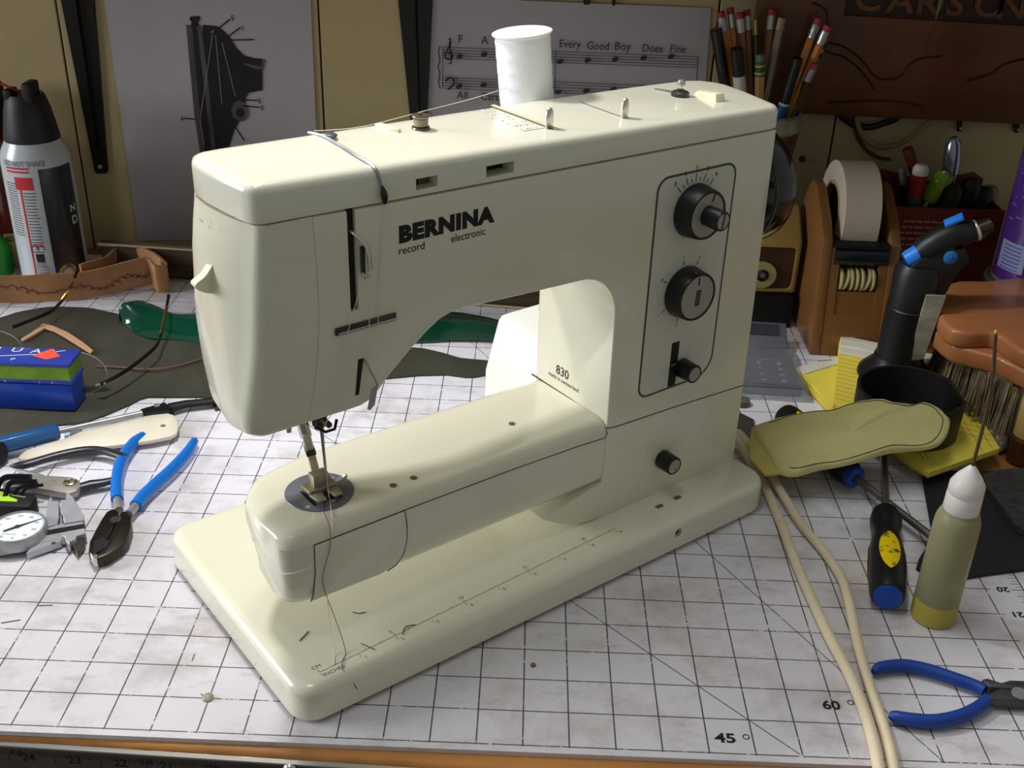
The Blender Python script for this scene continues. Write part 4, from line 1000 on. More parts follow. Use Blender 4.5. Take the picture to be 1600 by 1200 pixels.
cj = thing('cream_jar', 'small cream coloured jar between the green bottle and the air duster', 'jar', (-21.2,25.4,-.11))
B().lathe([(0,0),(.62,0),(.66,.05),(.66,1.15),(.55,1.3),(0,1.3)], 32).obj('jar', mat('jar_cream', (190,176,120), rough=.45), cj)
B().lathe([(.6,1.25),(.64,1.3),(.64,1.5),(0,1.52)], 32).obj('lid', mat('jar_lid', (150,136,90), rough=.45), cj)

# the two card boxes
BX = mat('box_blue', (48,66,160), rough=.3, coat=.3); BX2 = mat('box_blue_bright', (14,66,178), rough=.35, coat=.2, var=.15, scale=6); GRN = mat('box_green', (128,168,44), rough=.6, var=.3, scale=9)
Q = [(-14.482,13.118),(-14.424,14.091)]; Q2 = [(-14.576,13.666)]
x1, y0 = Q[0]; y1 = Q[1][1]
bx = thing('blue_box', 'plain bright blue box at the bottom of the pair at the left edge', 'box', (x1-3, (y0+y1)/2, .13))
w2 = (y1-y0)/2
B().box(-3, 3, -w2, w2, 0, .93).obj('carton', BX2, bx, bevel=.03)
B().box(-3, 2.97, -w2+.02, w2-.02, .935, .955).obj('lid_flap', BX2, bx, bevel=.008, seg=1)
B().prism([(2.93,-.0),(3.003,-.0),(3.003,.1)], -w2-.003, -w2+.02, frame((0,0,0),(1,0,0),(0,0,1)) @ RZ(0)).obj('worn_corner', mat('card_pale', (170,180,190), rough=.8), bx)
bt = thing('blue_green_box', 'blue box with green band and orange sticker on top of the plain blue box', 'box', (x1-3, (y0+y1)/2, 1.09))
B().box(-3, 3.05, -w2-.03, w2+.05, 0, .13).obj('base_tray', BX, bt, bevel=.02)
B().box(-3, 3.0, -w2, w2, .13, .60).obj('green_band', GRN, bt)
B().box(-3, 3.06, -w2-.04, w2+.05, .60, .73).obj('lid', BX, bt, bevel=.02)
WI = mat('white_ink', (214,220,236), rough=.5)
tf = frame((0,0,.732),(1,0,0),(0,1,0))
ST_ = [(-15.768,13.576),(-15.349,14.11),(-14.887,13.605),(-15.234,13.354)]
B().add([(p[0]-(x1-3), p[1]-(y0+y1)/2, .738) for p in ST_], [(0,1,2,3)]).obj('orange_sticker', mat('sticker_orange', (250,84,60), rough=.5), bt, fixn=False)
wt = B()
def wl_(pts, w=.018, z=.735):
    for (xa,ya),(xb,yb) in zip(pts[:-1], pts[1:]):
        d = Vector((xb-xa,yb-ya)); L = d.length; nx, ny = -d.y/L*w, d.x/L*w
        wt.add([(xa+nx,ya+ny,z),(xa-nx,ya-ny,z),(xb-nx,yb-ny,z),(xb+nx,yb+ny,z)], [(0,1,2,3)])
for s, x, y, h, r in (('U',.1,.12,.38,0),('U',.9,.2,.3,0),('C',.45,-.3,.2,0),('A',1.55,.16,.3,0),('S',2.05,.16,.3,0),('P',1.15,-.38,.16,0)):
    t = text(s, h, tf @ T(x,y,0), ext=.004, sx=1.3); wt.add(t.v, t.f)
wl_([(.3,-.2),(1.1,-.05),(1.9,.1),(2.6,.42)]); wl_([(-.4,.0),(.0,.1),(.3,.35)]); wt.add([(.1,-.0,.735),(.3,.05,.735),(.3,.12,.735),(.05,.12,.735)], [(0,1,2,3)])
ffr = frame((0,-w2-.035,0),(1,0,0),(0,0,1))
for s, x in (('N',.9),('//',2.0),('//',2.4)):
    t = text(s, .08, ffr @ T(x,.025,0)); wt.add(t.v, t.f)
wt.obj('box_print', WI, bt, smooth=False, fixn=False)['kind'] = 'stuff'

# spectacles lying behind the boxes, arms up
GLS = mat('lens_glass', (250,252,250), rough=.02, trans=1., ior=1.12, spec=.3); GLD = mat('gold_wire', (190,150,70), rough=.25, metal=1.); TIP = mat('temple_black', (18,14,12), rough=.35)
ge = thing('eyeglasses', 'rimless eyeglasses with thin black and gold arms lying behind the boxes', 'eyeglasses', (-13.6,17.2,.12))
def gx(p, z): return (p[0]+13.6, p[1]-17.2, z-.12)
L1 = [(-15.429,16.556),(-15.008,16.248),(-14.519,15.428),(-14.141,14.542),(-13.979,13.849),(-14.1,13.495),(-14.37,13.559)]; L2 = [(-19.496,17.269),(-19.332,17.914),(-18.96,18.107),(-18.409,17.782),(-17.813,16.902),(-17.446,16.185)]
ln1 = [(0,0)]*0
def lens(cx, cy, rx, rz, tilt):
    m = T(cx,cy,.62) @ RZ(tilt) @ RX(78)
    g = B().loft([[(rx*math.cos(a*PI/16)*k, rz*math.sin(a*PI/16)*k, h) for a in range(32)] for k, h in ((.98,-.03),(1,-.015),(1,.015),(.98,.03))], M=m)
    g.obj('lens', GLS, ge)
    B().tube([tuple(m @ Vector((rx*math.cos(a*PI/16)*1.01, rz*math.sin(a*PI/16)*1.01, 0))) for a in range(32)], .022, 6, close=True).obj('lens_wire', STEEL, ge)
lc1 = [(-14.907,14.51)]; lc2 = [(-18.241,15.871)]
lens(lc1[0][0]+13.6, lc1[0][1]-17.2, 1.0, .72, 4); lens(lc2[0][0]+13.6, lc2[0][1]-17.2, 1.0, .72, 6)
H1 = [(-13.87,13.933),(-13.392,14.865),(-12.979,16.612),(-13.08,17.669)]; H1b = [(-13.146,18.688),(-13.331,19.692)]
H2 = [(-18.366,17.786),(-17.614,19.048),(-17.525,19.909)]; H2b = [(-17.194,20.339),(-17.406,21.682)]
p1_ = [gx(p,.7) for p in H1]+[gx(H1b[0],1.15),gx(H1b[1],1.3)]
p2_ = [gx(p,.72) for p in H2]+[gx(H2b[0],1.2),gx(H2b[1],1.35)]
for pp in (p1_, p2_):
    s_ = smooth(pp, 4); k = len(s_)
    B().tube(s_[:int(k*.62)], .045, 8, flat=1.6).obj('arm', TIP, ge)
    B().tube(s_[int(k*.58):int(k*.86)], .05, 8, flat=1.3).obj('gold_sleeve', GLD, ge)
    B().tube(s_[int(k*.84):], [.055]*(k-int(k*.84)-1)+[.07], 8).obj('arm_tip', TIP, ge)
c1 = (lc1[0][0]+13.6, lc1[0][1]-17.2); c2 = (lc2[0][0]+13.6, lc2[0][1]-17.2)
B().tube(smooth([(c2[0]+.95,c2[1]+.05,.75),((c1[0]+c2[0])/2,c1[1]+.1,1.0),(c1[0]-.95,c1[1],.75)], 4), .03, 8).obj('bridge', STEEL, ge)
B().tube([gx([(-14.065,13.972)][0],.62),gx([(-13.868,14.026)][0],.66),gx([(-13.764,13.986)][0],.7)], .045, 8).obj('hinge', CHROME, ge)

# tan leather offcut behind the boxes, and the thin pink cord
LO = [(-18.185,17.845),(-18.016,18.387),(-17.906,19.156),(-17.458,18.975),(-16.737,18.497),(-15.939,17.778),(-15.353,17.165),(-15.371,16.964),(-15.899,17.422),(-16.713,18.128),(-17.315,18.608),(-17.713,18.79),(-17.864,18.24),(-18.056,17.7)]
c = LO[3]
b = B().prism(rl(LO, c), 0, .1).obj('leather_offcut', mat('pale_tan_leather', (200,152,118), rough=.65, var=.15, scale=6), bevel=.02, seg=1); b.location = Vector((c[0],c[1],.16))*S
tag(b, 'narrow bent offcut of pale tan leather behind the blue boxes', 'leather')
PC = [(x,y) for x,y in [(-14.833,16.082),(-13.989,16.056),(-13.088,15.988),(-12.287,16.244),(-11.568,16.836)]]+[(x,y) for x,y in [(-10.905,17.743)]]
c = PC[2]; b = B().tube([(p.x-c[0],p.y-c[1],.0) for p in smooth(PC, 4)], .03, 6).obj('pink_cord', mat('pink_cord', (122,82,78), rough=.6)); b.location = Vector((c[0],c[1],.2))*S
tag(b, 'thin dull pink cord lying across the olive leather', 'cord')
# ---------------------------------------------------------------- hand tools on the left
BLUEG = mat('grip_blue', (18,110,204), rough=.35, coat=.2); NAVYG = mat('grip_navy', (22,60,142), rough=.42)
# diagonal cutters
HP = [(-11.359,5.701),(-11.483,6.136),(-11.517,6.705),(-11.525,7.116),(-11.478,7.48),(-11.343,7.703),(-11.079,7.598),(-10.818,7.343),(-10.669,6.995),(-10.549,6.423),(-10.603,6.026),(-10.787,5.684),(-11.037,5.451),(-11.163,5.389)]
c = [(-11.088,7.056)][0]
dc = thing('diagonal_cutters', 'bright blue handled diagonal cutting pliers left of the sewing machine', 'pliers', (c[0],c[1],.02))
JW = mat('jaw_steel', (70,66,60), rough=.4, metal=.9, var=.35, scale=10)
jl = rl([(-11.321,5.624),(-11.445,6.057),(-11.479,6.624),(-11.487,7.034),(-11.474,7.394),(-11.33,7.587),(-11.132,7.417),(-11.006,6.54),(-11.021,5.807),(-11.09,5.395)], c); jr = rl([(-11.09,5.395),(-11.021,5.807),(-11.006,6.54),(-11.098,7.42),(-10.947,7.491),(-10.73,7.203),(-10.597,6.799),(-10.511,6.23),(-10.582,5.891),(-10.766,5.551),(-10.975,5.349)], c)
o = B().prism(jl, .02, .36).obj('left_jaw', JW, dc, bevel=.06)
B().prism(jr, .02, .36).obj('right_jaw', JW, dc, bevel=.06)
B().prism(rl([(-11.315,6.039),(-11.169,6.246),(-10.912,6.038),(-10.895,5.844),(-11.1,5.531),(-11.225,5.741)], c), .34, .368).obj('jaw_hollow', BLACKM, dc)
B().prism(rl([(-11.267,5.574),(-11.106,5.449),(-11.028,5.508),(-10.995,5.322),(-11.091,5.316)], c), .1, .37).obj('cutting_tip', CHROME, dc, bevel=.01, seg=1)
rv = rl([(-11.088,7.031)], c)[0]
B().lathe([(.16,.34),(.15,.375),(0,.38)], 20, T(rv[0],rv[1],0)).obj('rivet', DSTEEL, dc)
for nm_, pts, rr in (('left', [(-11.23,7.66),(-11.457,8.174),(-11.634,8.642),(-11.836,9.289),(-11.983,10),(-12.026,10.638),(-11.97,11.231),(-11.833,11.657)], [.11,.17,.17,.17,.175,.175,.17,.12]), ('right', [(-10.912,7.499),(-10.849,7.902),(-10.798,8.41),(-10.64,9.006),(-10.466,9.589),(-10.307,10.261),(-10.216,10.879),(-10.197,11.437)], [.11,.18,.18,.18,.18,.175,.16,.12])):
    q = rl(pts, c)
    a = smooth([(x,y,.22) for x,y in q], 4); k = len(a); R_ = []
    for i in range(k):
        t = i/(k-1)*(len(rr)-1); j = min(int(t), len(rr)-2); R_.append(rr[j]+(rr[j+1]-rr[j])*(t-j))
    B().tube(a[:6], .12, 10).obj('shank', STEEL, dc)
    B().tube(a[4:]+[a[-1]+(a[-1]-a[-2])*.8], R_[4:]+[.03], 14, flat=.95).obj('handle', BLUEG, dc)

# dial caliper
c = [(-13.57,6.57)][0]
ca = thing('dial_caliper', 'steel dial caliper with a white round gauge at the left edge', 'caliper', (c[0],c[1],.0))
CAL = mat('caliper_steel', (190,192,200), rough=.4, metal=.4, var=.1, scale=12)
B().prism(rl([(-15.7,4.811),(-16.084,5.562),(-11.999,7.084),(-11.703,6.462)], c), .08, .28).obj('beam', CAL, ca, bevel=.015, seg=1)
B().prism(rl([(-15.791,4.989),(-15.923,5.247),(-11.902,6.913),(-11.831,6.743)], c), .26, .30).obj('rack_groove', BLACKM, ca)
B().prism(rl([(-12.917,8.32),(-12.794,8.233),(-12.649,8.084),(-12.351,7.668),(-12.044,7.262),(-11.95,7.03),(-12.427,6.851),(-12.585,7.196),(-12.712,7.368),(-12.92,7.908),(-12.793,7.948)], c), .06, .34).obj('fixed_upper_jaw', CAL, ca, bevel=.015, seg=1)
B().prism(rl([(-13.264,8.105),(-13.121,7.832),(-12.96,7.874),(-12.65,7.072),(-12.601,6.81),(-12.824,6.678),(-13.005,7.049),(-13.23,7.794)], c), .06, .34).obj('sliding_upper_jaw', CAL, ca, bevel=.015, seg=1)
B().prism(rl([(-12.337,6.393),(-11.778,6.631),(-11.69,6.435),(-11.897,6.308),(-11.846,6.17),(-11.969,6.05),(-11.918,5.914),(-12.078,6.071),(-12.184,6.261),(-12.267,6.255)], c), .06, .34).obj('fixed_lower_jaw', CAL, ca, bevel=.015, seg=1)
B().prism(rl([(-12.038,6.18),(-11.924,6.328),(-11.976,6.467),(-11.767,6.596),(-11.638,6.15),(-11.651,5.706)], c), .05, .2).obj('lower_jaw_blade', DSTEEL, ca, bevel=.015, seg=1)
B().prism(rl([(-12.947,5.599),(-12.255,6.171),(-12.35,6.42),(-12.886,6.271)], c), .05, .26).obj('slide', CAL, ca, bevel=.015, seg=1)
B().lathe([(0,.26),(.06,.27),(0,.28)], 12, T(*[*rl([(-12.399,6.047)], c)[0], 0])).obj('set_screw', DSTEEL, ca)
dc_ = rl([(-13.431,6.346)], c)[0]; rr = ([(-12.695,6.452)][0][0]-[(-13.431,6.346)][0][0])*1.0
B().lathe([(0,.2),(rr*.98,.2),(rr,.24),(rr,.5),(rr*.97,.55),(rr*.90,.55),(rr*.89,.51),(0,.51)], 48, T(dc_[0],dc_[1],0)).obj('bezel', STEEL, ca)
df = B().lathe([(0,.52),(rr*.895,.52),(0,.525)], 48, T(dc_[0],dc_[1],0)).obj('gauge_face', mat('gauge_white', (236,240,244), rough=.3, coat=.6), ca)
dm = B(); fc_ = frame((dc_[0],dc_[1],.526),(1,0,0),(0,1,0))
for i in range(100):
    t = i*2*PI/100; r0 = rr*(.80 if i % 5 == 0 else .84); m = fc_ @ RZ(i*3.6)
    dm.add([(r0,-.004,.002),(rr*.88,-.004,.002),(rr*.88,.004,.002),(r0,.004,.002)], [(0,1,2,3)], m)
for i in range(10):
    d = -80-36*i if 0 else -80+36*i; s = str(i*10)
    t = text(s, .08, fc_ @ T(rr*.68*math.cos(math.radians(d))-.05*len(s), rr*.68*math.sin(math.radians(d))-.04, .002), sx=1.2); dm.add(t.v, t.f)
t = text('STAINLESS', .045, fc_ @ T(-.28,-.35,.002), sx=1.3); dm.add(t.v, t.f)
dm.obj('gauge_print', mat('gauge_grey', (110,118,126), rough=.6), df, smooth=False, fixn=False)['kind'] = 'stuff'
nd = B().prism([(-.36,-.03),(-.22,-.04),(.0,-.05),(.3,-.02),(rr*.86,-.004),(rr*.86,.004),(.3,.02),(0,.05),(-.22,.04),(-.36,.03)], .53, .54, T(dc_[0],dc_[1],0) @ RZ(40)).lathe([(.07,.53),(.07,.55),(0,.555)], 16, T(dc_[0],dc_[1],0))
nd.obj('needle', mat('needle_dark', (54,58,66), rough=.4), df)

# bone folder
c = [(-12.987,11.374)][0]
bf = thing('bone_folder', 'cream bone folder with a small hole at its rounded end', 'bone folder', (c[0],c[1],.16))
BN = mat('bone', (240,230,212), rough=.35, var=.06, scale=7, coat=.2)
q = rl([(-15.012,10.03),(-15.013,10.232),(-14.93,10.49),(-14.123,11.176),(-13.669,11.743),(-12.902,12.27),(-11.982,12.781),(-11.464,12.943),(-11.23,12.838),(-11.05,12.57),(-10.887,12.146),(-10.835,11.762),(-10.934,11.564),(-11.505,11.257),(-12.249,10.979),(-13.132,10.694),(-14.063,10.373),(-14.715,9.97),(-14.917,9.956)], c)
bo_ = B().prism(q, 0, .14).obj('blade', BN, bf, bevel=.045)
hq = rl([(-11.366,12.149)], c)[0]
cut(bo_, B().lathe([(.09,-.2),(.09,.4)], 16, T(hq[0],hq[1],0)))
# awl-like blue handled tool
c = [(-14.762,10.992)][0]
sd = thing('screwdriver', 'screwdriver with fluted dark blue handle and long steel shaft behind the bone folder', 'screwdriver', (c[0],c[1],.05))
A0 = rl([(-16.264,10.043),(-15.663,10.483),(-14.303,11.404),(-14.241,11.447),(-12.182,12.706)], c)
hx = [(.27*math.cos(i*PI/3), .27*math.sin(i*PI/3)) for i in range(6)]
m_ = along((A0[1][0],A0[1][1],.36),(A0[2][0],A0[2][1],.36)); Lh = math.dist(A0[1], A0[2])
B().loft([[(x*k,y*k,z) for x,y in hx] for k,z in ((.85,-.8),(1,-.7),(1,Lh-.08),(.8,Lh))], M=m_).obj('handle', mat('handle_blue', (28,84,142), rough=.35, coat=.3), sd, bevel=.03)
B().tube([(A0[2][0],A0[2][1],.36),(A0[4][0],A0[4][1],.34)], .09, 12).obj('shaft', STEEL, sd)
# pale blue steel rule
c = [(-13.294,12.492)][0]
rr_ = thing('pale_blue_rule', 'pale blue printed rule between the steel shaft and bone folder', 'rule', (c[0],c[1],.06))
B().prism(rl([(-14.367,11.821),(-12.083,13.193),(-11.919,12.797),(-14.111,11.305)], c), 0, .08).obj('strip', mat('pale_blue', (172,196,214), rough=.3), rr_)
B().prism(rl([(-14.222,11.909),(-13.891,12.09),(-13.766,11.75),(-14.075,11.574)], c), .08, .10).obj('foil_end', CHROME, rr_)
P0 = rl([(-13.711,11.87),(-12.238,12.652)], c); d = (P0[1][0]-P0[0][0], P0[1][1]-P0[0][1], 0)
fr_ = frame((P0[0][0],P0[0][1],.082), d, (-d[1],d[0],0)); t = text('s a m / e', .12, fr_, sx=1.1)
for s, x in (('XIM', .75), ('(AB)', 1.05)):
    q = text(s, .16, fr_ @ T(x,.03,0), bold=.01); t.add(q.v, q.f)
t.obj('rule_lettering', INK, rr_, smooth=False, fixn=False)
# black knife with slotted head
c = [(-11.524,13.143)][0]
kn = thing('black_clamp', 'black plastic clamp with steel pivot at the tip of the blue handled screwdriver', 'clamp', (c[0],c[1],.1))
B().prism(rl([(-12.36,13.032),(-11.719,13.54),(-11.59,13.382),(-11.421,13.228),(-11.377,12.943),(-12.147,12.681)], c), 0, .26).obj('head', BLACK, kn, bevel=.04)
B().prism(rl([(-11.968,12.863),(-11.428,13.233),(-11.3,13.078),(-11.207,12.759),(-11.416,12.783),(-11.555,12.976)], c), -.06, .14).obj('lower_jaw', BLACK, kn, bevel=.03)
a = rl([(-11.557,13.39),(-11.104,13.677),(-10.722,13.792),(-10.053,14.015)], c)
B().tube([(x,y,.12) for x,y in a], [.2,.17,.16,.16], 12, flat=.7).obj('grip', BLACKM, kn)
q = rl([(-11.911,13.304)], c)[0]; B().lathe([(.11,.25),(.1,.275),(0,.28)], 16, T(q[0],q[1],0)).obj('pivot', CHROME, kn)
q = rl([(-11.488,13.023)], c)[0]; B().lathe([(.07,.1),(.06,.17),(0,.18)], 12, T(q[0],q[1],0)).obj('pin', mat('brass', (170,150,120), rough=.3, metal=.9), kn)

# hole punch pliers
c = [(-13.385,8.871)][0]
hp = thing('punch_pliers', 'steel punch pliers with dark curved handles and a round spring pivot', 'pliers', (c[0],c[1],.03))
HD = mat('punch_handle', (78,78,84), rough=.35, metal=.7, var=.25, scale=8)
q = rl([(-14.947,8.807),(-14.889,9.011),(-14.381,9.114),(-13.819,9.086),(-13.258,9.059),(-13.032,9.041),(-12.757,8.894),(-12.627,8.64),(-12.657,8.379),(-12.837,8.238),(-13.105,8.284),(-13.74,8.433),(-14.305,8.491),(-14.72,8.365)], c)
B().prism(q, .1, .32).obj('body_plate', mat('punch_plate', (178,172,166), rough=.4, metal=.4, var=.12, scale=8), hp, bevel=.03)
q = rl([(-15.043,9.544),(-14.601,9.645),(-14.037,10.107),(-13.418,10.475),(-12.886,10.586),(-12.36,10.443),(-11.925,10.224)], c)
B().tube([(x,y,.28) for x,y in [(p.x,p.y) for p in smooth(q,3)]], [.03,.08]+[.135]*17, 12, flat=.85).obj('upper_handle', HD, hp)
q = rl([(-12.721,8.677),(-12.46,8.859),(-12.138,8.981),(-11.812,9.204)], c)
B().tube([(x,y,.2) for x,y in q], [.15,.16,.14,.1], 12, flat=.8).obj('lower_handle', HD, hp)
q = rl([(-14.96,9.569),(-14.502,9.362),(-14.062,9.19),(-13.524,8.993)], c)
B().tube([(x,y,.2) for x,y in q], [.03,.07,.08,.05], 8).obj('spring_leaf', STEEL, hp)
q = rl([(-13.499,8.76)], c)[0]; B().lathe([(.075,.3),(.07,.345),(.03,.36),(0,.36)], 18, T(q[0],q[1],0)).obj('rivet', CHROME, hp)
q = rl([(-12.975,8.747)], c)[0]
B().lathe([(.185,.1),(.185,.36),(.15,.38),(.12,.36),(.12,.3),(0,.3)], 28, T(q[0],q[1],0)).obj('pivot_ring', mat('dull_brass', (150,138,112), rough=.35, metal=.9), hp)
B().tube([(q[0]-.1,q[1]+.12,.3),(q[0]-.0,q[1]-.03,.46)], .03, 8).obj('spring_end', CHROME, hp)

# hex keys in their black holder
c = [(-14.171,7.915)][0]
hk_ = thing('hex_key_holder', 'black hex key holder with lime green label at the left edge', 'holder', (c[0],c[1],.02))
B().prism(rl([(-15.228,8.179),(-14.667,8.122),(-14.082,8.003),(-13.639,7.876),(-13.516,7.79),(-13.499,7.359),(-13.564,7.264),(-14.3,7.275),(-14.82,7.27)], c), 0, .5).obj('case', BLACKM, hk_, bevel=.04)
B().prism(rl([(-15.158,8.044),(-14.573,7.926),(-14.28,7.82),(-14.236,7.698),(-13.942,7.563),(-13.921,7.472),(-14.898,7.467)], c), .5, .52).obj('lime_label', mat('lime', (176,222,60), rough=.4), hk_)
B().prism(rl([(-14.24,7.807),(-13.778,7.713),(-13.782,7.682),(-14.227,7.776)], c), .5, .515).obj('edge_line', DIAL, hk_)
HK = [[(-14.604,7.673),(-14.748,8.33),(-14.704,8.561),(-14.549,8.621),(-13.997,8.644)], [(-14.33,7.692),(-14.459,8.157),(-14.441,8.368),(-14.304,8.426),(-13.773,8.447)], [(-14.14,7.812),(-14.153,8.095),(-14.066,8.229),(-13.946,8.286),(-13.686,8.352)], [(-13.937,7.824),(-13.957,8.043),(-13.869,8.177),(-13.543,8.344)]]
for i, (r, lb) in enumerate(((.085,'largest black hex key, farthest from the lime label'), (.075,'second largest black hex key beside the punch pliers body'), (.055,'third black hex key down, thinner than the two above'), (.045,'thinnest black hex key next to the lime labelled holder'))):
    p = HK[i]; c = p[2]
    o = B().tube([(a.x-c[0],a.y-c[1],0) for a in smooth(p, 3)], r, 6).obj('hex_key', mat('hex_black', (34,34,40), rough=.3, metal=.7), ang=30); o.location = Vector((c[0],c[1],.52+.02*(2-i) if i < 2 else .52))*S
    tag(o, lb, 'hex key', 'hex keys')
c = [(-15.631,10.081)][0]
bh = thing('hand_tool', 'black rubber tool grip cut off by the left edge below the boxes', 'tool', (c[0],c[1],.02))
B().tube([(-1.2,.3,.4),(-.5,.05,.4),(.12,-.1,.4),(.2,-.12,.4)], [.36,.38,.36,.28], 16).obj('grip', BLACKM, bh)
B().tube([(-.6,.08,.4),(-.5,.05,.4)], .4, 16).obj('grip_ring', BLACK, bh)
# ---------------------------------------------------------------- right side of the bench
# twin cream cords coming out of the machine
CRD = mat('cord_cream', (232,214,184), rough=.4, var=.10, scale=4)
def cord(name, label, pts, r, z0):
    p = [(x,y,z) for (x,y),z in zip(pts, z0)]
    s_ = smooth(p, 5); c = s_[len(s_)//2]
    o = B().tube([(q.x-c.x,q.y-c.y,q.z-c.z) for q in s_], r, 14).obj(name, CRD); o.location = c*S
    return tag(o, label, 'cord')
KA = [(6.299,12.664),(6.442,12.292),(6.682,11.566),(6.928,10.519),(7.092,8.569),(7.134,7.145),(7.206,5.834),(7.295,4.719),(7.383,3.702),(7.492,2.924),(7.571,2.203),(7.604,1.241),(7.577,0.483),(7.495,-0.29),(7.396,-1.054)]
KB = [(6.484,12.562),(6.679,12.158),(7.034,11.122),(7.337,9.87),(7.637,8.42),(8.031,7.146),(8.236,5.977),(8.183,4.946),(8.057,3.857),(7.951,2.477),(7.922,1.258),(7.9,0.5),(7.823,-0.273),(7.714,-1.038)]
cord('power_cord', 'cream power cord nearest the machine of the twin cords running to the bench edge', KA, .135, [.55,.5,.32,.2]+[.15]*11)
cord('pedal_cord', 'cream foot pedal cord on the right of the twin cords beside the screwdriver', KB, .13, [.6,.55,.42,.28,.18]+[.14]*9)

# needle nose pliers with blue grips
c = [(9.198,1.872)][0]
bp_ = thing('needle_nose_pliers', 'dark steel pliers with navy blue grips near the front right corner', 'pliers', (c[0],c[1],.02))
for pts, r in (([(8.135,2.476),(8.326,2.635),(8.892,2.732),(9.424,2.612),(9.941,2.367),(10.321,2.18),(10.524,2.007)], [.08,.14,.155,.155,.15,.145,.14]), ([(8.123,1.141),(8.245,1.071),(8.576,0.993),(9.094,0.983),(9.691,1.168),(10.149,1.426),(10.526,1.724)], [.08,.14,.16,.16,.155,.15,.14])):
    q = smooth([(x-c[0],y-c[1],.18) for x,y in pts], 4); k = len(q); R_ = []
    for i in range(k):
        t = i/(k-1)*(len(r)-1); j = min(int(t), len(r)-2); R_.append(r[j]+(r[j+1]-r[j])*(t-j))
    B().tube(q, R_, 14).obj('grip', NAVYG, bp_)
GM = mat('gunmetal', (84,84,88), rough=.4, metal=.6, var=.2, scale=10)
q = lambda *a: rl(a, c)
B().prism(rl([(10.47,2.188),(10.635,2.239),(10.912,2.11),(11.138,2.205),(11.505,2.205),(12.072,2.154),(12.005,1.987),(11.245,1.904),(10.606,1.95)], c), .08, .36).obj('upper_jaw', GM, bp_, bevel=.05)
B().prism(rl([(10.402,1.578),(10.548,1.785),(10.822,1.942),(11.393,1.913),(12.005,1.987),(11.922,1.781),(11.26,1.566),(10.835,1.582),(10.578,1.588)], c), .06, .34).obj('lower_jaw', GM, bp_, bevel=.05)
q = rl([(11.201,1.778)], c)[0]; B().lathe([(.18,.33),(.17,.38),(0,.385)], 18, T(q[0],q[1],0)).obj('rivet', STEEL, bp_)

# oil bottle
ob = thing('oil_bottle', 'translucent plastic oil bottle with white cone cap and long steel needle', 'bottle', (10.24,4.8,.0))
def bottle_mat():
    m = mat('bottle_plastic', (214,210,172), rough=.3, sss=.0, coat=.1)
    b = m.node_tree.nodes['Principled BSDF']; b.inputs['Transmission Weight'].default_value = .72; b.inputs['IOR'].default_value = 1.2
    return m
BPL = bottle_mat()
prf = [(.46,0),(.53,.04),(.54,.15),(.54,2.75),(.52,3.0),(.45,3.2),(.36,3.3),(.34,3.34)]
B().lathe([(0,0)]+prf+[(.31,3.34),(.33,3.26),(.42,3.15),(.49,2.97),(.51,2.7),(.51,.1),(0,.08)], 40).obj('body', BPL, ob)
B().lathe([(0,-.0),(.462,-.003),(.534,.037),(.544,.15),(.544,.62),(.538,.64),(.5,.62),(.5,.1),(0,.1)], 40).obj('oil_level', mat('oil_yellow', (196,180,84), rough=.3, trans=.25, ior=1.3), ob)
WC = mat('cap_white', (226,222,218), rough=.3)
B().lathe([(.40,3.26),(.42,3.3),(.41,3.72),(.40,3.74),(.41,3.76),(.40,3.98),(.3,4.18),(.1,4.45),(.05,4.5),(0,4.5)], 36).obj('cap', WC, ob)
B().tube([(0,0,4.45),(-.0,.0,5.4),(-.03,.0,6.3),(-.1,0,7.0),(-.2,0,7.5),(-.27,0,7.92)], .042, 10).obj('needle', mat('needle_bronze', (112,92,70), rough=.35, metal=.7), ob)
B().lathe([(.05,7.88),(.06,7.92),(.03,7.98),(0,7.98)], 10, T(-.27,0,0)).obj('needle_tip', mat('brass_tip', (206,178,90), rough=.3, metal=.8), ob)

# yellow and black screwdriver lying towards the camera
YEL = mat('grip_yellow', (238,204,16), rough=.4, c2=(74,66,40), scale=9, sharp=False); BLC = mat('cap_blue', (18,72,168), rough=.35)
YEL2 = mat('grip_yellow_clean', (238,200,24), rough=.4)
def blackwear():
    m = mat('yellow_pad_worn', (240,208,10), rough=.4)
    nt = m.node_tree; N = nt.nodes; K = nt.links; b = N['Principled BSDF']
    tc = N.new('ShaderNodeTexCoord'); n = N.new('ShaderNodeTexNoise'); n.inputs['Scale'].default_value = 130; n.inputs['Detail'].default_value = 6
    K.new(tc.outputs['Object'], n.inputs['Vector']); r = N.new('ShaderNodeValToRGB'); e = r.color_ramp.elements
    e[0].position = .56; e[0].color = lin((240,208,10))+(1,); e[1].position = .64; e[1].color = lin((96,84,44))+(1,)
    K.new(n.outputs['Fac'], r.inputs[0]); K.new(r.outputs[0], b.inputs['Base Color']); return m
Y3 = blackwear()
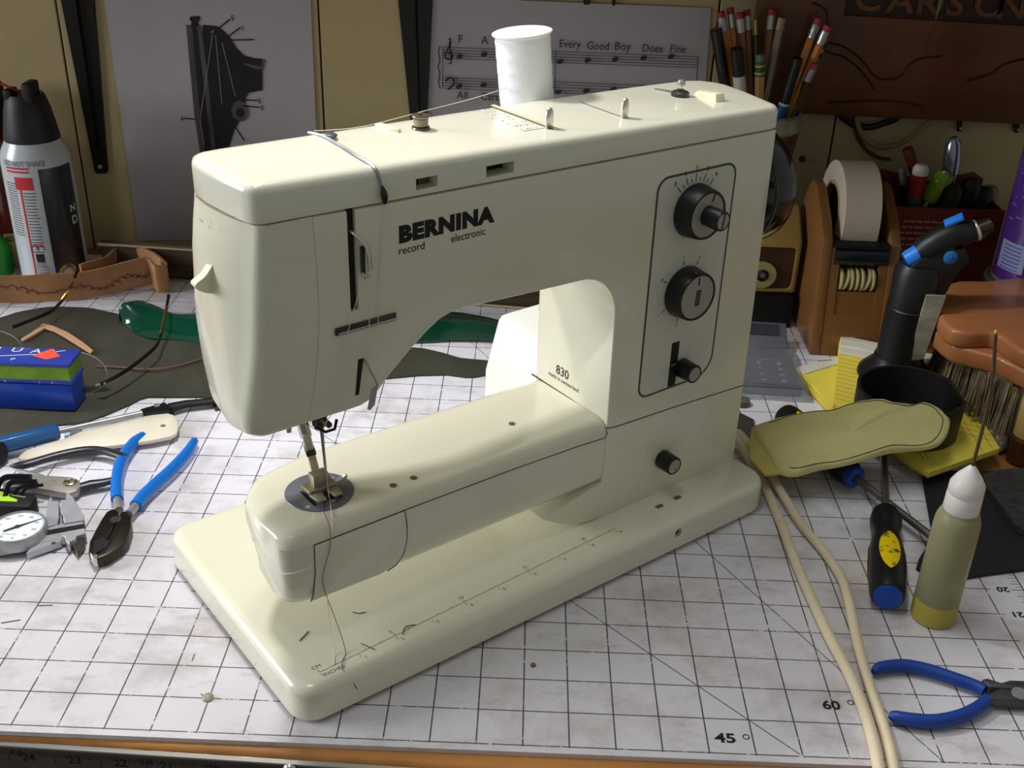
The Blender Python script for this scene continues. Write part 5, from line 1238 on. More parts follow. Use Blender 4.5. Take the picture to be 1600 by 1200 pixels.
def screwdriver(label, p, q, shaft_to, r=1.0, pads=True):
    p = Vector(p); q = Vector(q); Lh = (q-p).length
    t = thing('screwdriver', label, 'screwdriver', (p.x, p.y, 0))
    M = along((0,0,p.z), (q.x-p.x, q.y-p.y, q.z))
    pr = [(.33,0),(.40,.03),(.44,.12),(.47,.5),(.48,.9),(.46,1.3),(.40,1.6),(.355,1.8),(.36,1.95),(.42,2.1),(.43,2.3),(.38,2.5),(.27,2.62)]
    k = Lh/2.62
    B().lathe([(0,.0)]+[(a*r,b*k) for a,b in pr]+[(0,2.62*k)], 28, M).obj('handle', BLACK, t)
    B().lathe([(0,-.02),(.30*r,-.02),(.36*r,.0),(.37*r,.05)], 28, M, cap=False).obj('end_cap', BLC, t)
    B().lathe([(.25*r,2.58*k),(.2*r,2.66*k),(0,2.67*k)], 20, M).obj('collar', BLC, t)
    if pads:
        for a0, m_ in ((90, Y3), (200, YEL2), (330, YEL2)):
            g = []
            for i in range(13):
                s = i/12; z = .42+1.15*s; w = 38*math.sin(PI*min(1,max(0,s)))**.5*(1-.25*(1-s)) if 0 < s < 1 else 1
                rr = .0
                for j in range(len(pr)-1):
                    if pr[j][1] <= z <= pr[j+1][1]: rr = pr[j][0]+(pr[j+1][0]-pr[j][0])*(z-pr[j][1])/(pr[j+1][1]-pr[j][1])
                g.append([((rr*r+.015)*math.cos(math.radians(a0+w*u)), (rr*r+.015)*math.sin(math.radians(a0+w*u)), z*k) for u in (-1,-.5,0,.5,1)])
            b = B(); vs = [x for row in g for x in row]
            b.add(vs, [(i*5+j,i*5+j+1,(i+1)*5+j+1,(i+1)*5+j) for i in range(12) for j in range(4)], M)
            b.obj('yellow_pad', m_, t, fixn=False)
    s = Vector(shaft_to)-p; z0 = q-p
    B().tube([(z0.x,z0.y,q.z),(s.x,s.y,shaft_to[2])], .115*r, 12).obj('shaft', mat('shaft_steel', (120,116,110), rough=.3, metal=.7), t)
    return t
a = [(9.045,4.747),(10.055,8.735),(10.922,12.126)]
sd1 = screwdriver('yellow and black screwdriver with blue end cap lying next to the oil bottle', (a[0][0],a[0][1]+.1,.49), (a[1][0],a[1][1],.47), (a[2][0],a[2][1],.43), 1.0)
a = [(8.227,13.978),(9.598,10.516),(11.192,7.453)]
t2 = screwdriver('long screwdriver with blue collar mostly hidden under the pale yellow leather', (a[0][0],a[0][1],.49), (a[1][0],a[1][1],.45), (a[2][0],a[2][1],.36), 1.0)
M = along((a[1][0]-a[0][0],a[1][1]-a[0][1],.45),(a[2][0]-a[0][0],a[2][1]-a[0][1],.36))
B().lathe([(.12,-.15),(.3,-.12),(.34,-.02),(.33,.1),(.2,.15),(.12,.12)], 28, M, cap=False).obj('blue_flange', BLC, t2)
B().lathe([(.37,.2),(.41,.22),(.44,.34),(.42,.36)], 24, along((0,0,.49),(a[1][0]-a[0][0],a[1][1]-a[0][1],.45)), cap=False).obj('orange_band', mat('orange_band', (210,140,30), rough=.4), t2)

# yellow ruled pads
PY = mat('pad_yellow', (240,222,84), rough=.7, var=.06, scale=2); PWH = mat('pad_white', (226,222,206), rough=.7, var=.1, scale=6); RUL = mat('rule_red', (226,150,60), rough=.7)
CARD = mat('pad_card', (170,150,96), rough=.8)
def pad(label, poly, z0, z1, bind=None, rules=True):
    c = poly[0]; t = thing('note_pad', label, 'note pad', (c[0],c[1],z0)); h = z1-z0; P = rl(poly, c)
    B().prism(P, 0, .05).obj('backing_card', CARD, t)
    n = 7
    for i in range(n):
        d = .012*math.sin(i*2.3); b0 = .05+(h-.05)*i/n; b1 = .05+(h-.05)*(i+1)/n-.006
        B().prism([(x+d,y+d*.6) for x,y in P], b0, b1).obj('leaf', PY, t, smooth=False)
    if bind:
        B().prism(rl(bind, c), h-.03, h+.03).obj('binding_strip', PWH, t, bevel=.01, seg=1)
    return t, c, h
pa = [(9.32,17.584),(11.073,18.63),(14.222,14.951),(12.382,12.395),(10.18,14.135)]
t, c, h = pad('yellow note pad lowest in the pile against the tape dispenser', pa, .0, .4, [(9.354,17.559),(11.047,18.549),(11.065,18.046),(9.493,17.038)])
B().box(-.25,.25,-.01,.01,h+.02,h+.045, T(*rl([(10.475,18.147)],c)[0],0) @ RZ(14)).obj('staple', DSTEEL, t)
pb_ = [(11.291,19.513),(14.682,18.194),(14.475,12.19),(11.832,10.627),(11.462,11.165),(9.975,14.747)]
t, c, h = pad('yellow ruled pad on top of the pile under the black torch', pb_, .41, .62, None)
rb_ = B(); P = rl(pb_, c)
def lerp2(a, b, s): return (a[0]+(b[0]-a[0])*s, a[1]+(b[1]-a[1])*s)
for i in range(1, 16):
    s = i/16; a = lerp2(P[0], P[5], s) if s < 1 else P[5]; b = lerp2(P[1], P[2], s)
    d = Vector((b[0]-a[0], b[1]-a[1])).normalized()*.012; n_ = (-d.y, d.x)
    rb_.add([(a[0]+n_[0],a[1]+n_[1],h+.002),(a[0]-n_[0],a[1]-n_[1],h+.002),(b[0]-n_[0],b[1]-n_[1],h+.002),(b[0]+n_[0],b[1]+n_[1],h+.002)], [(0,1,2,3)])
for s in (.14, .2, .8, .92):
    a = lerp2(P[0], P[1], s); b = lerp2(P[4], P[2], s)
    rb_.add([(a[0]-.012,a[1],h+.002),(a[0]+.012,a[1],h+.002),(b[0]+.012,b[1],h+.002),(b[0]-.012,b[1],h+.002)], [(0,1,2,3)])
rb_.obj('ruled_lines', RUL, t, smooth=False, fixn=False)['kind'] = 'stuff'
# torn stubs left under the binding: three pale strips
for i, (z, pts) in enumerate(((.70,[(11.352,19.73),(12.652,19.147),(12.589,18.828),(11.285,19.348)]), (.75,[(11.238,19.188),(12.476,18.615),(12.378,18.249),(11.113,18.758)]), (.7,[(11.085,18.701),(12.076,18.272),(12.008,18.014),(10.975,18.332)]))):
    B().prism(rl(pts, c), h+.0, z-.41+.02).obj('torn_stub', PWH, t, bevel=.01, seg=1)
B().prism(rl([(13.937,18.331),(14.602,18.134),(14.432,17.672),(13.758,17.814)], c), h, .4).obj('torn_stub', PWH, t, bevel=.01, seg=1)
B().prism(rl([(13.825,17.966),(14.502,17.823),(14.303,17.27),(13.559,17.305)], c), h, .3).obj('stub_base', PY, t)
wp = [(14.826,15.35),(15.142,14.733),(15.226,13.474),(15.063,13.032),(14.763,12.817),(14.485,14.474)]
o = B().prism(rl(wp, wp[0]), 0, .4).obj('white_eraser', mat('foam_white', (206,202,208), rough=.9, bump=.5, bscale=30), bevel=.05); o.location = Vector((wp[0][0]+.1,wp[0][1]+.1,.0))*S
tag(o, 'rough white foam strip showing between the yellow pad and the brush', 'foam')

# black cut-off cup with a hole in its side
bc = thing('black_cup', 'open black plastic cup with a round hole in its side, standing on the yellow pads', 'cup', (11.86,13.35,.63))
ro = 1.62; pl_ = []
for i in range(40):
    t = 2*PI*i/40; x = ro*math.cos(t); y = ro*math.sin(t)
    pl_.append((min(x, 1.42) if y < .6 else x, y))
o = B().loft([[(x*k,y*k,z) for x,y in pl_] for k,z in ((.97,0),(1,.04),(1.02,1.3),(.955,1.3),(.94,.08),(.9,.07))]).obj('wall', mat('cup_black', (26,26,28), rough=.5, var=.2), bc)
cut(o, B().lathe([(.2,-.5),(.2,.5)], 20, T(1.35,-.35,.82) @ RY(90)))
B().lathe([(.2,-.03),(.27,-.03),(.27,.06),(.2,.06)], 24, T(1.42,-.35,.82) @ RY(90), cap=False).obj('hole_rim', DSTEEL, bc)

# pale yellow leather piece with stitched edges
CH = mat('chamois', (222,216,160), rough=.75, c2=(196,182,116), scale=1.5, stretch=(.35,1,1), bump=.5, bscale=40)
CHO = [(6.864,12.181,1.02),(7.386,12.689,1.02),(8.013,13.056,1.02),(8.553,12.79,1.311),(9.162,12.275,1.698),(9.517,12.276,1.892),(9.937,12.193,2.135),(10.519,12.095,2.28),(10.796,11.92,2.28),(11.106,11.868,2.279),(11.471,11.907,2.229),(11.854,12.032,2.22),(12.237,11.952,2.105),(12.4,11.787,1.986),(12.506,11.631,1.882),(12.369,11.271,1.713),(12.105,10.949,1.585),(11.833,10.762,1.533),(11.412,10.601,1.525),(10.598,10.378,1.56),(10.022,10.151,1.544),(9.407,9.957,1.421),(8.856,9.864,1.303),(8.314,9.822,1.197),(7.784,9.668,1.098),(7.483,9.672,1.038),(7.276,9.82,1.02),(7.172,10.052,1.02),(7.057,10.853,1.02)]
cc = [(9.387,10.806,1.682)][0]
lp = thing('leather_patch', 'pale yellow chamois leather pouch with stitched wavy edges lying over the screwdrivers', 'leather', (cc[0],cc[1],0))
P_ = [(p.x, p.y, p.z) for p in smooth([(x-cc[0],y-cc[1],z) for x,y,z in CHO], 3, True)]; n = len(P_)
rings = []
for k in (0, .25, .5, .72, .88, .96, 1.0):
    rings.append([(x*k, y*k, cc[2]+(z-cc[2])*k+(.07*math.sin(x*k*2.1+y*k*1.3)+.05*math.sin(y*k*4.2-x*k)+.03*math.sin(x*k*5+2))*math.sin(PI*k)**.5*(1 if k < 1 else 0)+.10*(1-k*k)-(.05 if k == 1 else 0)) for x, y, z in P_])
b = B(); vs = [p for r in rings for p in r]; m = len(rings)
fs = [(i*n+j, i*n+(j+1)%n, (i+1)*n+(j+1)%n, (i+1)*n+j) for i in range(m-1) for j in range(n)]
o2 = len(vs); vs2 = [(x,y,z-.12) for x,y,z in vs]
fs2 = [tuple(q+o2 for q in f[::-1]) for f in fs]
rim = [((m-1)*n+j, (m-1)*n+(j+1)%n, (m-1)*n+(j+1)%n+o2, (m-1)*n+j+o2) for j in range(n)]
b.add(vs+vs2, fs+fs2+rim).obj('upper_layer', CH, lp, ang=70)
P2 = rl([(6.902,12.543),(7.237,10.211),(8.081,10.064),(7.341,9.875),(6.799,9.736),(6.497,10.578),(6.616,11.529)], cc)
B().prism(P2, .80, .90).obj('lower_layer', mat('chamois_deep', (206,190,104), rough=.8, var=.1), lp, bevel=.03)
sq = [tuple(Vector(rings[5][j])*.5+Vector(rings[4][j])*.5+Vector((0,0,.012))) for j in range(n)]
B().tube(sq[2:int(n*.9)], .014, 5).obj('stitching', mat('stitch_dark', (92,90,58), rough=.8), lp)

# dark leather and abrasive pieces under the oil bottle
BL = mat('black_leather', (28,28,36), rough=.7, var=.25, scale=6, bump=.4, bscale=80); SPD = mat('abrasive', (42,42,44), rough=.95, c2=(70,66,60), scale=40, bump=1., bscale=160)
q = [(11.92,11.265),(12.404,11.513),(13.798,11.721),(15.134,11.635),(16.953,11.336),(15.13,7.13),(13.28,6.791),(12.155,6.501),(11.032,6.162),(10.552,6.347),(10.385,6.691),(10.565,7.064),(11.081,7.846),(11.382,8.649)]
o = B().prism(rl(q, q[0]), 0, .1).obj('black_leather', BL, bevel=.02, seg=1); o.location = Vector((q[0][0],q[0][1],.005))*S
tag(o, 'flat piece of black leather under and behind the oil bottle', 'leather')
q = [(13.673,11.146),(14.252,11.472),(15.091,11.64),(17.368,11.514),(15.582,7.488),(14.278,7.693),(13.707,8.49),(13.644,9.49),(13.561,10.344)]
o = B().prism(rl(q, q[0]), 0, .16).obj('abrasive_sheet', SPD); o.location = Vector((q[0][0],q[0][1],.125))*S
tag(o, 'coarse dark grey abrasive sheet on top of the black leather', 'sandpaper')
q2 = [(13.654,10.809),(13.736,9.577),(13.81,8.698)]
o2_ = B().tube([(x-q[0][0],y-q[0][1],.07) for x,y in q2], .09, 6, flat=.6).obj('tan_edge', mat('tan_edge', (178,150,118), rough=.85, var=.4, scale=20, bump=.6), o)
# ---------------------------------------------------------------- things along the back right
# pencil cup
rc = [(10.113,7.456),(10.205,6.862),(10.279,5.232),(10.184,4.177)]
RC = 1.5; cx = rc[0][0]-RC; zt = rc[0][1]
pc = thing('pencil_cup', 'stoneware cup with pale green rim and brown bands holding pencils', 'cup', (cx,25.6,-.11))
GZ = mat('glaze_green', (142,146,118), rough=.25, coat=.5, var=.15, scale=4); GB = mat('glaze_brown', (112,76,38), rough=.35, coat=.3, c2=(66,42,22), scale=3, stretch=(.1,.1,2.6))
zb = rc[1][1]
B().lathe([(0,0),(.95,0),(1.0,.08),(1.02,2.0),(1.2,zb-2.6),(1.45,zb-.45),(1.5,zb-.02)]+[(1.38,zb-.02),(1.1,zb-2.6),(.9,.3),(0,.3)], 40).obj('body', GB, pc)
B().lathe([(1.5,zb-.02),(1.56,zb+.06),(1.55,zb+.3),(1.5,zt-.06),(1.53,zt+.04),(1.44,zt+.1),(1.40,zt),(1.38,zb-.02)], 40, cap=False).obj('green_rim', GZ, pc)
PEN = 'pencils and pens in the stoneware cup'
def stick(name, label, cat, top, low, r, segs, y=25.6, n=6, dy=0.):
    # segs: (part name, length from the top, radius factor, material); the rest is the barrel
    t = Vector((top[0], y+dy, top[1])); l = Vector((low[0], y+dy*.2, low[1]))
    d = (l-t).normalized(); e = t+d*((t.z-.45)/max(.1,-d.z))
    e.x = max(cx-.78, min(cx+.78, e.x)); e.y = max(24.9, min(26.3, e.y))
    o = thing(name, label, cat, tuple(e), 0, PEN)
    Lt = (e-t).length; M = along((0,0,0), tuple(t-e)); z = Lt
    for nm_, ln, k, m in segs:
        z0 = 0 if ln is None else z-ln
        B().lathe([(0,z0),(r*k,z0),(r*k,z-.02),(r*k*.86,z),(0,z)] if nm_ != 'ferrule' else [(r*k,z0),(r*k*1.06,z0+.08),(r*k,z0+.16),(r*k*1.06,z0+.24),(r*k,z)], n if nm_ == 'barrel' else 14, M).obj(nm_, m, o, ang=25)
        z = z0
ER = mat('eraser_red', (150,44,44), rough=.7); ERP = mat('eraser_pink', (196,70,90), rough=.7); FE = mat('ferrule', (170,168,164), rough=.3, metal=.6)
def wood(n, c): return mat(n, c, rough=.4, coat=.2)
OR = wood('pencil_orange', (196,122,36)); BRN = wood('pencil_brown', (128,80,40)); NAT = wood('pencil_natural', (176,132,84)); SLV = wood('pencil_silver', (132,118,112))
def pencil(label, q, m, er=ER, dy=0.): stick('pencil', label, 'pencil', q[0], q[1], .155, [('eraser',.22,.92,er),('ferrule',.5,1.0,FE),('barrel',None,1,m)], dy=dy)
pencil('orange pencil with red eraser, leftmost of the four tall ones in the cup', [(6.612,10.945),(7.608,8.151)], OR, dy=.3)
pencil('orange pencil with the highest red eraser, second of the four tall ones', [(6.979,11.049),(7.803,8.158)], OR, dy=.55)
pencil('brown-orange pencil, third from the left of the four tall ones', [(7.3,10.946),(7.925,8.162)], BRN, dy=.2)
pencil('brown-orange pencil, rightmost of the four tall ones', [(7.601,11.001),(8.144,8.17)], BRN, dy=.5)
pencil('dark brown pencil standing in the gap at the middle of the cup', [(8.564,11.057),(8.558,8.185)], BRN, dy=.5)
pencil('orange pencil with pink eraser, behind its twin at the right of the cup', [(10.286,10.796),(9.323,7.968)], OR, ERP, dy=.35)
pencil('orange pencil with pink eraser, in front of its twin at the right of the cup', [(10.572,10.645),(9.616,7.979)], OR, ERP, dy=-.1)
pencil('short dark pencil with pink eraser and silver ferrule at the right of the cup', [(10.291,9.28),(9.933,7.99)], wood('pencil_dark', (70,54,34)), ERP, dy=-.2)
stick('pencil', 'silvery grey pencil with copper end in the middle of the cup', 'pencil', *[(8.88,10.84),(8.68,8.189)], .15, [('end_cap',.45,1.05,wood('copper', (150,118,84))),('barrel',None,1,SLV)], dy=.1)
stick('paintbrush', 'slim dark green handle with gold tip between the tall pencils', 'paintbrush', *[(7.927,10.692),(8.315,8.176)], .1, [('gold_tip',.55,.8,mat('gold_tip', (170,150,80), rough=.3, metal=.6)),('barrel',None,1.1,mat('dark_green', (22,34,24), rough=.3))], n=12, dy=.3)
GRB = mat('band_green', (20,88,56), rough=.4); YLB = mat('band_yellow', (200,170,40), rough=.4)
stick('pencil', 'thick natural wood pencil with green and yellow bands at its flat end', 'pencil', *[(8.118,9.629),(8.463,7.986)], .2, [('green_tip',.28,.95,wood('pale_green', (92,112,84))),('green_band',.12,1,GRB),('yellow_band',.08,1,YLB),('green_band',.2,1,GRB),('yellow_band',.08,1,YLB),('green_band',.08,1,GRB),('barrel',None,1,NAT)], dy=-.5)
stick('pencil', 'dark pencil with red eraser and striped end, farthest right in the cup', 'pencil', *[(10.621,10.207),(9.86,7.988)], .15, [('eraser',.22,.95,ERP),('black_band',.22,1,BLACKM),('wood_band',.18,1,NAT),('black_band',.16,1,BLACKM),('barrel',None,1,wood('pencil_dark2', (92,66,44)))], dy=.15)
stick('marker', 'long black marker pen leaning out at the left of the cup', 'marker', *[(6.417,10.387),(7.438,8.145)], .22, [('cap',1.6,1.0,BLACK),('barrel',None,.95,BLACKM)], n=16, dy=-.2)
stick('marker', 'marker pen with black cap and white body at the left of the cup', 'marker', *[(7.205,9.809),(7.795,8.036)], .24, [('cap',1.05,.95,BLACK),('barrel',None,1,mat('marker_white', (190,186,178), rough=.4))], n=16, dy=-.6)
stick('marker', 'marker pen with black cap and blue body at the right of the cup', 'marker', *[(9.555,9.514),(9.372,7.97)], .22, [('cap',1.75,.9,BLACK),('white_ring',.1,.95,mat('marker_white', (190,186,178), rough=.4)),('barrel',None,1,mat('marker_blue', (26,84,128), rough=.4))], n=16, dy=-.5)

# electric pencil sharpener with wood-grain face
yF = 22.0
SQ_ = [(8.311,3.464),(10.046,3.379),(10.245,1.301),(8.653,1.29),(8.698,2.033),(9.23,2.054)]
x1 = SQ_[1][0]; z1 = SQ_[1][1]; z0 = SQ_[2][1]
TAN = mat('sharpener_tan', (168,140,78), rough=.45); GRN_ = mat('wood_face', (78,48,28), rough=.4, c2=(36,22,14), scale=2.5, stretch=(3,1,.3))
ps = thing('pencil_sharpener', 'tan electric pencil sharpener with dark wood-grain face and round cream dial', 'pencil sharpener', (x1-1.6, yF, -.11))
zo = .11
prof_ = [(0,z0+zo),(0,z1+zo),(.12,z1+zo+.12),(1.2,z1+zo+1.05),(2.2,z1+zo+1.1),(2.4,z1+zo+.9),(2.4,z0+zo)]
def yz(name, prof, xa, xb, m, par, **k):
    return B().loft([[(x,a,b) for a,b in prof] for x in (xa, xb)]).obj(name, m, par, **k)
sb_ = yz('housing', prof_, -1.6, 1.6, TAN, ps, bevel=.12, seg=3)
cut(sb_, B().loft([[(a,y,b) for a,b in rrect(-1.4,1.42,z0+zo+.17,z1+zo-.2,.2)] for y in (-.5,.14)]))
B().loft([[(a,y,b) for a,b in rrect(-1.39,1.41,z0+zo+.18,z1+zo-.21,.2)] for y in (.12,.16)]).obj('wood_face', GRN_, ps)
dxc = SQ_[4][0]-(x1-1.6); dz = SQ_[4][1]+zo; dr_ = SQ_[5][0]-SQ_[4][0]
dd = B().lathe([(.2,-.1),(dr_*.98,-.1),(dr_,-.06),(dr_,.05),(.2,.05)], 36, T(dxc,.03,dz) @ RX(90)).obj('dial', mat('dial_cream', (170,152,100), rough=.4), ps)
B().lathe([(0,0),(.22,0),(.24,.06),(.14,.12),(.1,.02),(0,.02)], 24, T(dxc,.02,dz) @ RX(90)).obj('pencil_hole', BLACKM, ps)
yz('base', [(-.3,0),(-.3,z0+zo-.05),(-.1,z0+zo),(2.4,z0+zo),(2.5,0)], -1.65, 1.55, BLACKM, ps, bevel=.08)

# tape dispenser
BRW = mat('dispenser_brown', (134,90,46), rough=.4, var=.1, scale=3, coat=.2)
td = thing('tape_dispenser', 'heavy brown desktop tape dispenser with a wide black roller', 'tape dispenser', (11.67,19.4,0))
side = [(0,0),(.75,4.0),(.85,4.15),(1.5,4.75),(2.9,5.55),(3.5,5.6),(3.95,5.2),(5.2,3.2),(5.6,2.6),(5.6,0)]
yz('side_wall', side, -1.42, -1.02, BRW, td, bevel=.07); yz('side_wall', side, 1.0, 1.40, BRW, td, bevel=.07)
def fy(z): return z*.1875
fp = B()
for xa, xb, za, zb_ in ((-1.02,1.0,0,1.55),(-1.02,-.72,1.55,3.95),(.72,1.0,1.55,3.95)):
    fp.loft([[(x,fy(za)+.02,za),(x,fy(zb_)+.02,zb_),(x,fy(zb_)+.3,zb_),(x,fy(za)+.3,za)] for x in (xa, xb)])
fp.obj('front_plate', BRW, td)
B().loft([[(x,fy(1.55)+.06,1.55),(x,fy(2.35)+.06,2.35),(x,fy(2.35)+.2,2.35),(x,fy(1.55)+.2,1.55)] for x in (-.72,.72)]).obj('label_panel', BRW, td)
B().box(-.72,.72,1.0,1.1,2.2,4).obj('inner_back', BLACKM, td)
for i in range(7):
    x = -.58+i*.19
    B().lathe([(.1,-.045),(.42,-.06),(.44,0),(.42,.06),(.1,.045)], 20, T(x,.86,2.72) @ RY(90 + (14 if i in (1,5) else 0))).obj('tape_wheel', mat('wheel_cream', (196,180,128), rough=.5), td)
B().tube([(-.72,.86,2.72),(.72,.86,2.72)], .1, 10).obj('axle', BLACKM, td)
B().tube([(-.95,.88,3.62),(.95,.88,3.62)], .36, 20).obj('roller', mat('roller_black', (30,32,36), rough=.25), td)
B().box(-.98,.98,.6,1.5,3.98,4.1).obj('cutter_shelf', BLACKM, td)
B().box(-1.0,1.0,1.3,5.5,0.0,1.2).obj('weight_block', BRW, td)
tp = thing('tape_roll', 'large roll of cream masking tape in the tape dispenser', 'tape roll', (11.62,22.35,4.55))
TPC = mat('tape_cream', (200,188,168), rough=.55, var=.05)
B().lathe([(1.15,-.66),(1.86,-.66),(1.88,-.64),(1.88,.64),(1.86,.66),(1.15,.66)], 56, RY(90), cap=False).obj('tape', TPC, tp, ang=30)
B().lathe([(1.02,-.68),(1.15,-.68),(1.15,.68),(1.02,.68),(1.02,-.68)], 40, RY(90), cap=False).obj('core', mat('core_card', (168,146,92), rough=.7), tp)
B().lathe([(0,-.5),(1.0,-.5),(1.01,.5),(0,.5)], 32, RY(90)).obj('hub', BLACKM, tp)
B().sheet([[(-.66,-1.86+.0,-.3),(.66,-1.86,-.3)],[(-.66,-1.72,-.55),(.66,-1.72,-.55)],[(-.66,-1.3,-.62),(.66,-1.3,-.62)]], .03).obj('loose_end', TPC, tp)

# red tin organiser with handles and markers in it
RT = mat('tin_red', (118,44,28), rough=.4, var=.25, scale=3, coat=.2)
TN = [(13.33,4.489),(17.926,3.999),(18.087,0.908),(13.777,1.338),(14.541,4.28),(15.454,2.003)]
tx0 = TN[0][0]-.15; tx1 = TN[1][0]; tzt = TN[0][1]
tn = thing('red_tin', 'rusty red open tin with rows of pale lettering behind the torch', 'tin', (tx0, 23.5, -.11))
w_ = tx1-tx0
def bx_(name, m, *a, **k): return B().box(*a).obj(name, m, tn, **k)
bx_('front_wall', RT, 0,w_,0,.1,0,tzt+.05, bevel=.03, seg=1); bx_('side_wall', RT, w_-.1,w_,.1,2.6,0,tzt, bevel=.03, seg=1); bx_('bottom', RT, .1,w_-.1,.1,2.6,0,.1)
B().loft([[(x,y,z) for y,z in ((.1,0),(2.6,0),(2.6,tzt+.5),(2.2,tzt+.75),(1.2,tzt+.7),(.1,tzt+.05))] for x in (0,.1)]).obj('side_wall', RT, tn)
B().loft([[(x,y,z) for x,z in ((.1,0),(w_-.1,0),(w_-.1,tzt+.5),(w_-.5,tzt+.75),(w_*.5,tzt+.3),(.6,tzt+.75),(.1,tzt+.5))] for y in (2.5,2.6)]).obj('back_wall', RT, tn)
lb_ = B(); wr_ = random.Random(3)
for i in range(11):
    x = .95-i*.022; z = tzt-.55-i*.235
    while x < 2.95-i*.03:
        l = wr_.uniform(.12,.34); lb_.add([(x,-.006,z-.0),(x+l,-.006,z-.008),(x+l,-.006,z+.075),(x,-.006,z+.085)], [(0,1,2,3)]); x += l+.05
lb_.obj('tin_lettering', mat('tin_cream', (168,130,96), rough=.6), tn, smooth=False, fixn=False)['kind'] = 'stuff'
B().lathe([(0,0),(.13,.03),(.1,.1),(0,.11)], 12, T(.38,0,tzt-.75) @ RX(90)).obj('corner_rivet', DSTEEL, tn)
def stand(name, label, cat, Y, q, r, parts, n=16):
    # q: top and low pixel-free world points (x, z) on the plane Y
    t = Vector((q[0][0], Y, q[0][1])); l = Vector((q[1][0], Y, q[1][1])); d = (l-t).normalized(); e = t+d*((t.z-.25)/max(.2,-d.z))
    o = thing(name, label, cat, tuple(e)); M = along((0,0,0), tuple(t-e)); z = (t-e).length
    for nm_, ln, prof, m in parts:
        z0 = 0 if ln is None else z-ln; h = z-z0
        B().lathe([(a*r, z0+b*h) for a, b in prof], n, M).obj(nm_, m, o)
        z = z0
CYL = [(0,0),(1,0),(1,.96),(.9,1),(0,1)]; HND = [(0,0),(.7,0),(.8,.2),(1,.6),(.95,.85),(.6,.98),(0,1)]
stand('table_knife', 'knife with polished silver handle standing in the red tin', 'knife', 24.6, [(15.758,6.943),(15.988,4.989)], .34, [('handle',2.6,[(0,0),(.72,0),(.8,.3),(1,.65),(.85,.88),(.4,.98),(0,1)],mat('silver', (150,156,170), rough=.16, metal=.9)),('collar',.3,CYL,STEEL),('tang',None,[(0,0),(.4,0),(.4,1),(0,1)],STEEL)])
stand('marker', 'dark red capped pen leaning left in the red tin', 'marker', 25.4, [(14.376,6.163),(14.944,5.08)], .22, [('cap',1.2,CYL,mat('cap_maroon', (84,26,20), rough=.4)),('barrel',None,CYL,NAT)])
stand('glue_stick', 'glue stick with white round cap and red and grey label in the red tin', 'glue stick', 24.4, [(14.706,5.868),(14.672,3.968)], .30, [('cap',.42,[(0,0),(1,0),(1,.6),(.7,.92),(0,1)],mat('cap_white2', (206,202,194), rough=.4)),('red_label',.85,CYL,mat('glue_red', (150,30,24), rough=.4)),('grey_label',.6,CYL,mat('glue_grey', (70,72,70), rough=.5)),('barrel',None,CYL,mat('glue_cream', (176,150,108), rough=.5))])
stand('ruler_stick', 'flat tan wooden stick beside the glue stick in the red tin', 'stick', 24.9, [(14.697,5.562),(14.753,3.796)], .14, [('stick',None,CYL,NAT)], n=4)
stand('screwdriver', 'translucent lime green handle leaning in the red tin', 'screwdriver', 24.2, [(15.663,5.664),(15.127,4.368)], .40, [('handle',1.3,[(0,0),(.6,0),(.9,.3),(1,.7),(.8,.93),(0,1)],mat('lime_plastic', (132,172,30), rough=.2, trans=.25)),('shaft',None,[(0,0),(.25,0),(.25,1),(0,1)],STEEL)])
for i, (q, lb) in enumerate((([(15.9,5.283),(15.753,4.151)], 'black round handle left of the others in the red tin, under the silver one'), ([(16.675,4.824),(16.482,3.907)], 'black handle in the middle of the red tin, lower than its neighbours'), ([(16.777,5.392),(16.61,4.184)], 'tallest black handle at the right of the red tin'), ([(17.398,4.991),(17.259,3.866)], 'black handle farthest right in the red tin'))):
    stand('hand_tool', lb, 'tool', 23.9+i*.25 if i != 1 else 25.0, q, .40, [('handle',1.5,HND,BLACKM),('ferrule',.3,CYL,DSTEEL),('shaft',None,[(0,0),(.3,0),(.3,1),(0,1)],STEEL)])
stand('pencil', 'dark slim pen standing at the left corner of the red tin', 'pen', 25.2, [(14.26,5.453),(14.632,3.952)], .14, [('grey_cap',.7,CYL,mat('pen_grey', (92,86,76), rough=.4)),('barrel',None,CYL,BLACK)])
stand('hand_tool', 'brown round wooden tool end near the right side of the red tin', 'tool', 25.5, [(17.969,4.77),(18.044,3.577)], .35, [('handle',1.2,HND,BRN),('shaft',None,[(0,0),(.3,0),(.3,1),(0,1)],STEEL)])
tl_ = [(16.793,3.494),(17.053,3.633),(17.396,3.93),(17.378,3.801),(17.209,3.381),(16.924,3.24)]
o = B().prism(rl(tl_, tl_[0]), 0, .3, frame((0,0,0),(1,0,0),(0,0,1))).obj('teal_tag', mat('teal', (20,134,124), rough=.5), bevel=.02, seg=1); o.location = Vector((tl_[0][0],23.42,tl_[0][1]))*S
tag(o, 'small teal plastic tag against the red tin beside the torch nozzle', 'tag')

